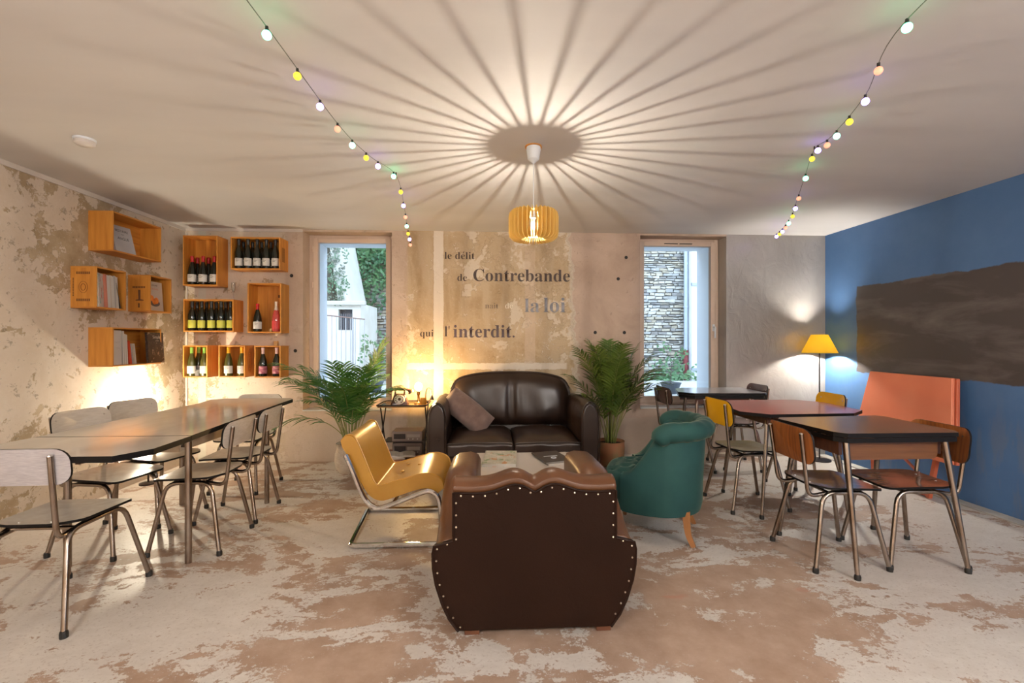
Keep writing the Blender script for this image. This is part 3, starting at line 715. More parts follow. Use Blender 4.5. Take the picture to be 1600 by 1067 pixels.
def sofa():
    off = (.24, 4.5, 0); x0, x1 = -.53, .985; cx = (x0 + x1) / 2
    t = thing('leather_sofa', 'dark brown leather two-seat sofa with arched back against the lettered wall', 'sofa', off)
    # arms
    for s in (-1, 1):
        xo = x0 if s < 0 else x1; secs = []
        for k in range(9):
            f = k / 8; y = 4.06 + .82 * f; sc_ = 1 - .10 * (1 - smoothstep(0, .08, f)); zt = .775 - .015 * f
            pr = [(0, .08), (-.004, .45), (-.006, .60), (.004, .68), (.03, .74), (.065, zt - .01), (.085, zt), (.11, zt - .008), (.145, .73), (.165, .66), (.168, .58), (.165, .45), (.165, .08)]
            secs.append([(xo - s * (.085 + (a - .085) * sc_), y, .42 + (z - .42) * (sc_ * .5 + .5)) for a, z in pr])
        arm = MB().loft(secs).build('arm', M_SOFA, t, smooth=70, off=off)
        m = arm.modifiers.new('b', 'BEVEL'); m.width = .018; m.segments = 3; m.limit_method = 'ANGLE'; m.angle_limit = R(55)
        pr = [(xo - s * (.085 + (a - .085) * .93), 4.052, z) for a, z in ((0, .10), (-.004, .45), (-.006, .60), (.004, .68), (.03, .735), (.065, .762), (.085, .766), (.11, .76), (.145, .725), (.165, .66), (.168, .58), (.165, .10))]
        MB().tube(catmull(pr, 3), .005, 6).build('arm_piping', M_SOFA, arm, off=off)
    # arched back with two padded halves
    def arch(u): return .83 + .155 * math.sqrt(max(0, 1 - abs(u) ** 2.6)) - .05 * smoothstep(.9, 1, abs(u))
    b = MB(); secs = []
    N = 28; bx0, bx1 = -.40, .865
    for k in range(N + 1):
        u = -1 + 2 * k / N; x = (bx0 + bx1) / 2 + u * (bx1 - bx0) / 2; h = arch(u)
        secs.append([(x, y, z) for y, z in ((4.98, .10), (4.99, .6), (4.985, h - .03), (4.96, h), (4.90, h + .004), (4.86, h - .02), (4.86, .10))])
    b.loft(secs); b.build('back_frame', M_SOFA, t, smooth=60, off=off)
    M, K = 30, 14
    vs = []; fs = []
    for j in range(K + 1):
        v = j / K
        for i in range(M + 1):
            u = -1 + 2 * i / M; x = (bx0 + bx1) / 2 + u * (bx1 - bx0) / 2 * .965; h = arch(u) - .02; z = .44 + (h - .44) * v
            seam = math.exp(-(u / .05) ** 2); puff = (1 - abs(2 * v - 1) ** 5) * (1 - abs(u) ** 8)
            y = 4.86 - .10 * puff * (1 - .45 * seam) - .06 * (1 - v) + .008 * math.sin(u * 17 + v * 5) * (1 - v)
            vs.append((x, y, z))
    for j in range(K):
        for i in range(M): a = j * (M + 1) + i; fs.append((a, a + 1, a + M + 2, a + M + 1))
    b = MB(); b.add(vs, fs); o = b.build('back_cushion', M_SOFA, t, smooth=180, off=off)
    MB().tube([((bx0 + bx1) / 2 + (-1 + 2 * k / 40) * (bx1 - bx0) / 2 * .985, 4.868, arch((-1 + 2 * k / 40) * .985) - .008) for k in range(41)], .006, 6).build('back_piping', M_SOFA, t, off=off)
    for a, c in ((-.365, .222), (.228, .82)):
        N = 10; b = MB()
        def cush(u, v, top):
            e = (1 - abs(u) ** 6) * (1 - abs(v) ** 6)
            return e
        grid = []
        for j in range(N + 1):
            for i in range(N + 1):
                u = -1 + 2 * i / N; v = -1 + 2 * j / N; e = (1 - abs(u) ** 5) * (1 - abs(v) ** 5)
                grid.append(((a + c) / 2 + u * (c - a) / 2, 4.435 + v * .385, .405 + .055 * e + .006 * math.sin(7 * u + 3 * v)))
        g2 = [(x, y, .285) for x, y, z in grid]
        n = N + 1; fs = []
        for j in range(N):
            for i in range(N):
                q = j * n + i; fs.append((q, q + 1, q + n + 1, q + n)); fs.append((n * n + q, n * n + q + n, n * n + q + n + 1, n * n + q + 1))
        for i in range(N):
            for q0, q1 in ((i, i + 1), (N * n + i + 1, N * n + i), ((i + 1) * n, i * n), (i * n + N, (i + 1) * n + N)): fs.append((q1, q0, n * n + q0, n * n + q1))
        b.add(grid + g2, fs); cu = b.build('seat_cushion', M_SOFA, t, smooth=60, off=off, bevel=.02, seg=3)
        MB().tube([(a + .01, 4.052, .41), ((a + c) / 2, 4.048, .418), (c - .01, 4.052, .41)], .005, 6).build('cushion_piping', M_SOFA, cu, off=off)
    MB().box(-.37, 4.07, .08, .825, 4.86, .28).build('base', M_SOFA, t, bevel=.015, off=off)
    for x in (-.48, .90):
        for y in (4.12, 4.85): MB().lathe([(0, 0), (.02, 0), (.03, .08), (0, .08)], 12, (x + .01, y, 0)).build('foot', M_DKWOOD, t, off=off)
sofa()
# cushion on the sofa
b = MB(); N = 16; vs = []; fs = []
for s in (1, -1):
    for j in range(N + 1):
        for i in range(N + 1):
            u = -1 + 2 * i / N; v = -1 + 2 * j / N; e = ((1 - u ** 4) * (1 - v ** 4)) ** .6
            pin = 1 - .07 * (1 - abs(u * v)) * 0 - .05 * (abs(u) ** 2 + abs(v) ** 2 - 1) * .3
            vs.append((u * .25 * pin, v * .125 * pin, s * (.075 * e + .010 * e * math.sin(6 * u + 4 * v) - .02 * e * math.exp(-((u - .1) / .15) ** 2)) + .02 * math.cos(3 * u)))
n = N + 1
for q in range(2):
    for j in range(N):
        for i in range(N):
            a = q * n * n + j * n + i; fs.append((a, a + 1, a + n + 1, a + n) if q == 0 else (a, a + n, a + n + 1, a + 1))
b.add(vs, fs)
o = b.build('throw_pillow', pm('mauve_brown_cotton', (.17, .105, .085), (.21, .135, .11), rough=.85, scale=12, bump=.4, sheen=.3, bscale=14), smooth=180)
o.location = (-.205, 4.50, .625); o.rotation_euler = (R(62), R(37), R(-14))
tag(o, 'mauve-brown fabric cushion slumped at the left end of the sofa', 'cushion')

# coffee table and magazines
off = (.29, 3.25, 0)
t = thing('coffee_table', 'low white coffee table between the sofa and the club armchair', 'table', off)
M_WHT = pm('white_lacquer', (.62, .56, .50), rough=.3)
MB().box(-.09, 2.93, .40, .67, 3.55, .45).build('tabletop', M_WHT, t, bevel=.004, off=off)
MB().box(-.05, 2.97, .0, .63, 3.51, .36).build('body', M_WHT, t, bevel=.004, off=off)
MB().box(-.07, 2.95, .36, .65, 3.53, .40).build('shadow_gap_frame', pm('warm_grey_lacquer', (.48, .41, .35), rough=.4), t, off=off)
def cover(name, base, blobs, seed=0):
    t = NT(name); c = t.coord((1, 1, 1), 'Generated')
    col = t.mix(t.ramp(t.noise(c, 5, 6, .6), .50, .56), base, blobs[0])
    for k, bl in enumerate(blobs[1:]): col = t.mix(t.ramp(t.noise(t.coord((1, 1, 1), 'Generated', loc=(k * 3 + seed, 2, 5)), 4 + k, 5, .6), .58, .60), col, bl)
    t.set(Base_Color=col, Roughness=.3); return t.m
M_PAPER = pm('paper_pages', (.62, .57, .50), (.50, .45, .39), rough=.7, scale=60, stretch=(.1, .1, 6))
def book(name, label, cat, cx, cy, z, w_, l, th, rz, cover_m, group=None, extra=None):
    t = thing(name, label, cat, (cx, cy, z), rz, group)
    MB().box(-w_ / 2 + .004, -l / 2 + .004, .002, w_ / 2 - .004, l / 2 - .004, th - .002).build('pages', M_PAPER, t, smooth=0)
    b = MB(); b.box(-w_ / 2, -l / 2, th - .002, w_ / 2, l / 2, th); b.box(-w_ / 2, -l / 2, 0, w_ / 2, l / 2, .002); b.box(-w_ / 2 - .001, -l / 2, 0, -w_ / 2 + .002, l / 2, th)
    b.build('cover', cover_m, t, smooth=0)
    if extra: extra(t, th)
    return t
book('magazine', 'thick magazine with a pale green and orange food cover on the white coffee table', 'magazine', .085, 3.33, .4505, .235, .38, .022, R(-4), cover('food_cover', (.52, .50, .40), [(.62, .57, .48), (.55, .26, .10), (.22, .30, .14)]), 'magazines on the coffee table')
book('magazine', 'pale magazine lying under the black and white one on the coffee table', 'magazine', .50, 3.33, .4505, .22, .33, .010, R(8), cover('pale_cover', (.58, .53, .48), [(.52, .46, .40), (.40, .25, .18)]), 'magazines on the coffee table')
def logo(t, th):
    b = MB(); 
    for k in range(9): b.box(-.055 + k * .012, .0, th, -.047 + k * .012, .018, th + .0006)
    b.tube([(.018 * math.cos(a * PI / 5), -.045 + .018 * math.sin(a * PI / 5), th + .0004) for a in range(10)], .003, 4, wrap=True)
    b.build('cover_print', M_WHITE_REVEAL, t, smooth=0)
book('magazine', 'black magazine with white title on top of a paler one', 'magazine', .455, 3.34, .461, .20, .30, .008, R(14), pm('charcoal_cover', (.045, .035, .032), rough=.35), 'magazines on the coffee table', logo)

# ------------------------------------------------------------------ ochre cantilever chair
def gold():
    off = (-.6, 3.3, 0)
    t = thing('cantilever_chair', 'ochre vinyl cantilever lounge chair on a chromed frame, left of the coffee table', 'armchair', off)
    lo = [(p[0], p[1]) for p in [Vector((a.x, a.y, 0)) for a in catmull([(x, z, 0) for x, z in ((-.925, .63), (-.87, .535), (-.81, .405), (-.75, .315), (-.68, .285), (-.60, .305), (-.48, .345), (-.38, .36), (-.325, .325))], 5)]]
    hi = [(a.x, a.y) for a in catmull([(x, z, 0) for x, z in ((-.935, .67), (-.895, .705), (-.845, .685), (-.785, .55), (-.725, .405), (-.68, .385), (-.55, .42), (-.40, .455), (-.31, .425), (-.285, .36))], 5)]
    outl = lo + hi[::-1]
    y0, y1_ = 2.99, 3.57
    b = MB(); secs = []
    cxm, czm = -.62, .42
    for y, sh in ((y0, .965), (y0 + .012, .99), (y0 + .03, 1), (y0 + .2, 1), ((y0 + y1_) / 2, 1.0), (y1_ - .2, 1), (y1_ - .03, 1), (y1_ - .012, .99), (y1_, .965)):
        n = len(outl); cen = [(outl[i][0] + outl[n - 1 - i][0]) / 2 for i in range(n)]; cz = [(outl[i][1] + outl[n - 1 - i][1]) / 2 for i in range(n)]
        secs.append([(cen[i] + (outl[i][0] - cen[i]) * sh, y, cz[i] + (outl[i][1] - cz[i]) * sh) for i in range(n)])
    b.loft(secs); cu = b.build('cushion', M_GOLD, t, smooth=60, off=off)
    for y in (y0 + .012, y1_ - .012): MB().tube([(x, y, z) for x, z in hi], .005, 6).build('piping', M_GOLD, cu, off=off)
    for x, y in ((-.58, 3.18), (-.58, 3.38), (-.48, 3.28)): MB().sphere((x, y, .425 + (x + .56) * .2), .014, 10, 6, .4).build('button', M_GOLD, cu, off=off)
    path = [(-.895, 2.96, .59), (-.855, 2.96, .50), (-.785, 2.96, .33), (-.725, 2.96, .262), (-.65, 2.96, .258), (-.42, 2.96, .345), (-.35, 2.96, .345), (-.31, 2.96, .285), (-.295, 2.96, .10), (-.30, 2.96, .022), (-.36, 2.96, .018)]
    side = catmull(path, 4)
    def mir(p): return Vector((p[0], 6.56 - p[1], p[2]))
    base = fillet([(-.36, 2.96, .018), (-.87, 2.96, .018), (-.92, 3.60, .018), (-.36, 3.60, .018)], .04, 4)
    MB().tube(side + [Vector(p) for p in base[1:]] + [mir(p) for p in side][::-1][1:], .016, 8, up=None).build('frame', M_CHROME, t, off=off)
    for y in (2.955, 3.605): MB().lathe([(0, 0), (.009, 0), (.007, .004), (0, .005)], 8).xf(Matrix.Translation((-.882, y - .014 if y < 3 else y + .014, .565)) @ Matrix.Rotation(R(90 if y < 3 else -90), 4, 'X')).build('bolt', M_SCREW, t, off=off)
    MB().tube([(-.60, 2.96, .275), (-.60, 3.60, .275)], .012, 8).build('crossbar', M_CHROME, t, off=off)
gold()

# ------------------------------------------------------------------ green tufted chair (local: faces +Y)
def green():
    ang = math.atan2(.42, -.91) - PI / 2
    t = thing('tufted_tub_chair', 'teal velvet tufted tub chair with rolled back and wooden legs', 'armchair', (1.16, 3.16, 0), ang)
    tn = NT('teal_velvet'); co = tn.coord((1, 1, 1)); n = tn.noise(co, 5, 6, .6)
    lw = tn.n('ShaderNodeLayerWeight'); lw.inputs[0].default_value = .35
    tn.set(Base_Color=tn.mix(tn.ramp(n, .3, .7), (.004, .045, .045), (.010, .066, .058)), Roughness=.8, Sheen_Weight=.38, Sheen_Roughness=.25, Sheen_Tint=(.62, .62, .42)); tn.bump(tn.noise(co, 40, 3), .15, .004); V = tn.m
    def path(a, r, ry): return Vector((r * math.sin(a), -ry * math.cos(a), 0))     # a=0 rear
    A = R(118); N = 44; secs = []
    for k in range(N + 1):
        a = -A + 2 * A * k / N; q = abs(a) / A
        top = .44 + .285 * (1 - smoothstep(.60, .98, q)); lean = .02 * (1 - smoothstep(.5, 1, q))
        po = path(a, .315, .30); pi = path(a, .235, .215); d = po.normalized()
        if q > .62: 
            e = (q - .62) / .38; po += Vector((0, .06 * e, 0)); pi += Vector((0, .06 * e, 0))
        tuft = .010 * math.cos(a * 14)
        secs.append([tuple(p) for p in (po * .96 + Vector((0, 0, .19)), po + Vector((0, 0, .24)), po + d * .004 + Vector((0, 0, .40)), po + d * lean + Vector((0, 0, top - .02)), po + d * lean * .6 - d * .02 + Vector((0, 0, top + .005)), pi + d * .02 + Vector((0, 0, top + .0)), pi - d * tuft + Vector((0, 0, (top + .42) / 2 + .02)), pi + d * .01 + Vector((0, 0, .36)), pi + Vector((0, 0, .19)))])
    MB().loft(secs).build('tub_back', V, t, smooth=70)
    # roll on top with pleats
    pts = []; rr = []
    for k in range(61):
        a = -R(84) + R(168) * k / 60; q = abs(a) / A; top = .44 + .285 * (1 - smoothstep(.60, .98, q)); po = path(a, .325, .31)
        pts.append((po.x, po.y, top + .005)); rr.append(.062 * (1 + .03 * math.cos(a * 22)) * (1 if 0 < k < 60 else .75) * (1 if 1 < k < 59 else .93))
    MB().tube(pts, rr, 14, sx=1.0, sy=1.1, up=(0, 0, 1)).build('rolled_top', V, t, smooth=60)
    # tufted seat
    M, K = 44, 44; vs = []; fs = []
    def outline(a):    # superellipse seat
        c, s = math.cos(a), math.sin(a); e = .62
        return .275 * abs(c) ** e * (1 if c > 0 else -1), .04 + .285 * abs(s) ** e * (1 if s > 0 else -1)
    btn = []
    for j in range(-2, 4):
        for i in range(-3, 4): btn.append(((i + (.5 if j % 2 else 0)) * .105, .02 + j * .085))
    rings = 16
    for r_ in range(rings + 1):
        f = 1 - r_ / rings
        for k in range(M):
            x, y = outline(2 * PI * k / M); x *= f; y = .04 + (y - .04) * f
            z = .425 + .035 * (1 - f ** 4)
            dmin = min(math.hypot(x - bx, y - by) for bx, by in btn)
            z -= .032 * math.exp(-(dmin / .028) ** 2) * smoothstep(1.02, .85, f)
            u, v = (x / .105 + y / .17), (x / .105 - y / .17)
            vs.append((x, y, z))
    S = MB(); low = []
    ring0 = vs[:M]
    S.loft([[(x * .96, .04 + (y - .04) * .96, .19) for x, y, z in ring0], [(x * .985, .04 + (y - .04) * .985, .27) for x, y, z in ring0], [(x * 1.01, .04 + (y - .04) * 1.01, .30) for x, y, z in ring0], [(x * 1.02, .04 + (y - .04) * 1.02, .36) for x, y, z in ring0]] + [vs[r_ * M:(r_ + 1) * M] for r_ in range(rings)], caps=True)
    S.build('tufted_seat', V, t, smooth=80)
    for bx, by in btn:
        if abs(bx) < .24 and -.17 < by < .28: MB().sphere((bx, by, .43), .009, 8, 4, .5).build('button', V, t)
    for k in range(7):
        a = R(-75 + 25 * k); pi = path(a, .232, .212); MB().sphere((pi.x, pi.y, .60 - .02 * abs(k - 3) + .02), .009, 8, 4).build('button', V, t)
    mw = pm('honey_beech', (.34, .15, .05), (.25, .10, .035), rough=.38, scale=9, stretch=(1, 1, .3))
    for s in (-1, 1):
        p = catmull([(s * .20, -.20, .22), (s * .20, -.205, .14), (s * .20, -.215, .07), (s * .205, -.245, .0)], 4)
        MB().tube(p, [.034 - .014 * i / (len(p) - 1) for i in range(len(p))], 4).build('rear_leg', mw, t, smooth=30)
        MB().lathe([(0, 0), (.013, 0), (.017, .03), (.013, .04), (.022, .12), (.028, .17), (.026, .22), (0, .22)], 12, (s * .20, .24, 0)).build('front_leg', mw, t)
green()

# ------------------------------------------------------------------ palms
def palm(name, label, loc, pot_fn, fronds, seed, lm):
    ym = Y1 - .05 - loc[1]
    rnd = random.Random(seed); off = loc
    t = thing(name, label, 'plant', loc, group='palms beside the sofa')
    pot_fn(t)
    for (az, lean, L, droop, z0) in fronds:
        d = Vector((math.cos(az), math.sin(az), 0)); side = Vector((-d.y, d.x, 0)); b = MB(); pts = []
        N = 22; base = d * rnd.uniform(.01, .06) + Vector((0, 0, z0)); p = base.copy(); th = R(90) - lean * .25
        step = L / N
        for k in range(N + 1):
            pts.append(p.copy()); f = k / N
            th = R(90) - lean * (.25 + .75 * f) - droop * max(0, f - .3) ** 1.5
            p = p + (d * math.cos(th) + Vector((0, 0, 1)) * math.sin(th)) * step
        for p in pts:
            if p.y > ym - .06: p.y = ym - .06 + .05 * (1 - math.exp(-(p.y - ym + .06) / .05))
        b.m = 1; b.tube(pts, [.0055 * (1 - .75 * k / N) for k in range(N + 1)], 5)
        b.m = 0
        n = int(L * 21)
        for j in range(n):
            f = .36 + .64 * j / n; i = min(int(f * N), N - 1); q = pts[i].lerp(pts[i + 1], f * N - i); tan = (pts[i + 1] - pts[i]).normalized(); nor = tan.cross(side).normalized()
            g = (f - .36) / .64; ll = (.235 * math.sin(PI * (.16 + .80 * g)) + .05) * rnd.uniform(.85, 1.1) * min(1, L / .7)
            for s in (-1, 1):
                dr = (side * s * .78 + tan * .80 + nor * rnd.uniform(-.05, .25) * 1).normalized()
                w_ = .0108 * rnd.uniform(.8, 1.2); wv = tan.cross(dr).cross(dr).normalized() * w_; vs = []
                for m, ww in ((0, .45), (.3, 1), (.65, .8), (1, .05)):
                    c = q + dr * ll * m + Vector((0, 0, -.30 * ll * m * m)); vs += [c + wv * ww, c - wv * ww]
                b.add(vs, [(0, 1, 3, 2), (2, 3, 5, 4), (4, 5, 7, 6)])
        b.v = [(x, min(y, ym + .03), z) for x, y, z in b.v]
        b.build('frond', [lm, MATS['palm_stem']], t, smooth=180)
pm('palm_stem', (.18, .22, .05), (.25, .24, .07), rough=.45, scale=5)
ML1 = pm('palm_leaf_bright', (.055, .17, .035), (.11, .24, .045), rough=.38, scale=4, trans=.22)
ML2 = pm('palm_leaf_olive', (.075, .14, .022), (.15, .21, .035), rough=.38, scale=4, trans=.22)
MSOIL = pm('potting_soil', (.05, .03, .02), rough=.95)
def pot1(t):
    MB().lathe([(0, .002), (.105, 0), (.14, .04), (.155, .11), (.15, .18), (.135, .23), (.13, .275), (.14, .29), (.128, .29), (.12, .25), (0, .24)], 28).build('ceramic_pot', pm('cream_woven_ceramic', (.50, .40, .30), (.60, .50, .39), rough=.6, scale=30, stretch=(1, 1, 6), bump=.5), t)
    MB().lathe([(0, .262), (.122, .26)], 20).build('soil', MSOIL, t)
def pot2(t):
    MB().lathe([(0, .002), (.10, 0), (.125, .03), (.145, .12), (.15, .19), (.145, .24), (.15, .26), (.138, .26), (.13, .23), (0, .22)], 28).build('terracotta_pot', pm('mossy_terracotta', (.36, .15, .07), (.22, .16, .07), rough=.7, scale=6, bump=.2), t)
    MB().lathe([(0, .235), (.132, .23)], 20).build('soil', MSOIL, t)
rnd = random.Random(21)
F1 = [(R(184), 1.00, 1.16, .75, .27), (R(200), .92, .95, .9, .27), (R(174), 1.15, 1.0, .9, .27), (R(160), .8, .85, .8, .27), (R(350), .42, 1.12, .25, .27), (R(10), .30, 1.05, .5, .27), (R(330), .40, .95, .7, .27), (R(300), .55, .92, .8, .27), (R(30), .35, .95, .5, .27), (R(200), 2.0, .85, .7, .27), (R(192), .55, .95, 1.0, .27), (R(240), .6, .85, 1.0, .27), (R(275), .7, .8, 1.2, .27), (R(318), .85, .78, 1.3, .27), (R(345), .8, .82, 1.4, .27), (R(5), .75, .8, 1.5, .27), (R(120), .3, .85, .5, .27), (R(255), .35, .9, .6, .27), (R(290), .9, .65, 1.6, .27), (R(225), .9, .7, 1.2, .27), (R(340), .55, .85, 1.1, .27), (R(310), .45, .75, 1.5, .27)]
palm('potted_palm', 'feathery palm in a cream pot below the left window', (-1.375, 4.72, 0), pot1, F1, 3, ML1)
F2 = [(rnd.uniform(0, 2 * PI), rnd.uniform(.12, .62), rnd.uniform(.75, 1.12), rnd.uniform(.3, 1.3), .24) for k in range(15)]
F2 = [(a, l * (.5 if math.sin(a) > .2 else .62 if math.sin(a) < -.6 else 1.05), L, d, z) for a, l, L, d, z in F2] + [(R(-10), .95, .92, .9, .24), (R(-25), .75, .95, .9, .24), (R(5), .80, 1.0, .7, .24), (R(-5), .55, 1.05, .6, .24), (R(190), .7, .9, .9, .24), (R(200), .50, 1.1, .5, .24), (R(-60), .7, .8, 1.2, .24), (R(-15), .35, 1.1, .35, .24), (R(215), .8, .75, 1.2, .24)]
palm('potted_palm', 'dense olive-green palm in a terracotta pot between sofa and right window', (1.28, 4.82, 0), pot2, F2, 9, ML2)

# ------------------------------------------------------------------ phone corner
off = (-.86, 4.8, 0)
t = thing('tray_table', 'black folding tray table carrying the old telephone', 'table', off)
MIR = pm('dark_iron', (.03, .022, .02), rough=.4, metal=.6)
MB().box(-1.09, 4.62, .648, -.62, 4.98, .660).build('tray', pm('brass_tray', (.42, .25, .11), (.34, .19, .08), rough=.25, metal=.7, scale=6), t, bevel=.003, off=off)
MB().tube([Vector((x, y, .668)) for x, y in rrect(-1.10, 4.61, -.61, 4.99, .04, 5)], .007, 8, wrap=True).build('tray_rim', MIR, t, off=off)
for x in (-1.075, -.637):
    for a, c in ((4.64, 4.975), (4.96, 4.505)): MB().tube([(x + (.012 if a < c else -.0), a, .65), (x + (.012 if a < c else 0), c, 0.006)], .007, 6).build('leg', MIR, t, off=off)
for y in (4.64, 4.96): MB().tube([(-1.07, y + (.015 if y > 4.8 else -.135), .012), (-.64, y + (.015 if y > 4.8 else -.135), .012)], .006, 6).build('foot_bar', MIR, t, off=off)
MB().box(-1.05, 4.70, .29, -.63, 4.93, .298).build('shelf', MIR, t, off=off)
off = (-.90, 4.78, .66)
t = thing('rotary_telephone', 'old dark rotary telephone with pale dial on the tray table', 'telephone', off, R(8))
MPH = pm('brown_bakelite', (.10, .045, .025), (.07, .03, .02), rough=.25, scale=5)
b = MB(); b.loft([[(x * s_, y * s_ - .02 * (1 - s_), z) for x, y in rrect(-.09, -.085, .09, .085, .02, 3)] for s_, z in ((1, 0), (1, .012), (.92, .025), (.75, .07), (.62, .10), (.45, .108))]); b.build('body', MPH, t, smooth=50)
o = MB().lathe([(0, .012), (.028, .012), (.048, .008), (.052, 0)], 24).xf(Matrix.Translation((0, -.085, .058)) @ Matrix.Rotation(R(62), 4, 'X')).build('dial', pm('ivory_dial', (.55, .48, .40), rough=.3), t)
for k in range(10):
    a = R(k * 32 - 60); M4 = Matrix.Translation((0, -.085, .058)) @ Matrix.Rotation(R(62), 4, 'X') @ Matrix.Translation((.036 * math.cos(a), .036 * math.sin(a), .0105)); MB().lathe([(0, .002), (.006, .001), (.0065, 0)], 8).xf(M4).build('finger_hole', MPH, o)
o = MB().lathe([(0, .014), (.015, .013), (.016, .010)], 14).xf(Matrix.Translation((0, -.085, .058)) @ Matrix.Rotation(R(62), 4, 'X')).build('dial_hub', MPH, t)
MB().tube(catmull([(-.115, 0, .115), (-.10, 0, .135), (-.06, 0, .152), (0, 0, .158), (.06, 0, .152), (.10, 0, .135), (.115, 0, .115)], 4), [.030, .032, .030, .024, .018, .014, .012, .012, .012, .012, .012, .012, .012, .012, .012, .012, .012, .012, .014, .018, .024, .030, .032, .031, .030], 12).build('handset', MPH, t)
for s in (-1, 1): MB().box(s * .045 - .008, -.015, .10, s * .045 + .008, .015, .145).build('cradle', MPH, t, bevel=.003)
# bare bulb lamp
M_BULB = em('warm_bulb', (1, .60, .22), 1)
def bulb_strength(m, power, r): m.node_tree.nodes['Principled BSDF'].inputs['Emission Strength'].default_value = power / (4 * PI * r * r * PI)
t = thing('bulb_lamp', 'small table lamp with a bare glowing bulb beside the telephone', 'lamp', (-.715, 4.80, .66))
MB().lathe([(0, 0), (.045, 0), (.045, .012), (.02, .02), (.012, .03), (.012, .09), (.018, .10), (.018, .135), (0, .135)], 18).build('lamp_base', pm('brass', (.55, .36, .14), rough=.25, metal=1), t)
mb_ = em('bare_bulb', (1, .62, .25), 1); bulb_strength(mb_, LAMPS['bare'], .036)
MB().sphere((0, 0, .178), .036, 16, 12, 1.15).build('bulb', mb_, t)
o = MB().lathe([(0, 0), (.030, 0), (.033, .01), (.033, .07), (.030, .07), (.030, .008), (0, .006)], 16).build('amber_jar', pm('amber_glass', (.45, .20, .03), rough=.1), smooth=40)
o.location = (-.655, 4.72, .6605); tag(o, 'small amber glass jar in front of the bulb lamp', 'jar')
t = thing('gooseneck_lamp', 'slim dark gooseneck lamp arching from the tray over the sofa arm', 'lamp', (-.66, 4.93, .6605))
MB().lathe([(0, 0), (.03, 0), (.03, .01), (.008, .014), (0, .014)], 14).build('lamp_base', MIR, t)
MB().tube(catmull([(0, 0, .012), (.005, -.02, .10), (.03, -.06, .155), (.07, -.12, .145), (.085, -.17, .09)], 5), .006, 8).build('gooseneck', MIR, t)
MB().lathe([(.008, .0), (.012, -.01), (.026, -.045), (.024, -.045), (.008, -.008)], 14, (.085, -.172, .092)).build('lamp_shade', MIR, t)
# audio boxes and books under the tray
def deck(name, lab, z, h, x0, x1, c, rows, y=4.70):
    off = ((x0 + x1) / 2, y + .11, z)
    t = thing(name, lab, 'radio', off, group='audio units below the telephone')
    MB().box(x0, y, z, x1, y + .22, z + h).build('case', pm('case_' + name + str(int(z * 100)), c, rough=.45), t, bevel=.005, off=off)
    MB().box(x0 + .02, y - .004, z + h * .25, x0 + (x1 - x0) * .45, y, z + h * .75).build('speaker_grille', MIR, t, bevel=.002, off=off)
    MB().box(x0 + (x1 - x0) * .5, y - .004, z + h * .4, x1 - .02, y, z + h * .7).build('tuning_panel', pm('grey_panel', (.30, .25, .21), rough=.3), t, bevel=.001, off=off)
    for k in range(3): MB().tube([(x0 + (x1 - x0) * (.55 + .15 * k), y, z + h * .25), (x0 + (x1 - x0) * (.55 + .15 * k), y - .01, z + h * .25)], .006, 8).build('knob', M_SCREW, t, off=off)
deck('radio', 'grey-brown radio cassette box standing on the shelf of the tray table', .2985, .10, -.965, -.665, (.20, .145, .12), 1)
deck('radio', 'dark speaker radio box on the wooden chest under the tray shelf', .161, .12, -.96, -.665, (.11, .075, .06), 2)
off = (-.85, 4.77, 0)
t = thing('wooden_chest', 'low reddish wooden chest under the tray table, left of the sofa', 'chest', off)
MRW = pm('reddish_pine', (.30, .11, .045), (.22, .075, .03), rough=.45, scale=5, stretch=(.6, 1, 6))
MB().box(-1.03, 4.52, .0, -.67, 4.95, .145).build('body', MRW, t, bevel=.004, off=off)
MB().box(-1.04, 4.51, .145, -.66, 4.96, .16).build('lid', MRW, t, bevel=.003, off=off)
book('book', 'large cream book lying closed on the wooden chest', 'book', -.92, 4.60, .1605, .22, .16, .018, R(6), pm('tan_cover', (.42, .27, .13), rough=.6), 'books on the wooden chest')
t = thing('open_book', 'open pale-paged book propped on the chest in front of the radios', 'book', (-.87, 4.61, .179), R(8))
t['group'] = 'books on the wooden chest'
for s in (-1, 1):
    b = MB(); secs = [[(s * x, y, z0) for x, z0 in ((0, 0), (.05, .006), (.12, .004), (.15, .0), (.15, .012), (.12, .022), (.05, .026), (0, .014))] for y in (-.10, .10)]; b.loft(secs); b.build('pages', M_PAPER, t, smooth=60)

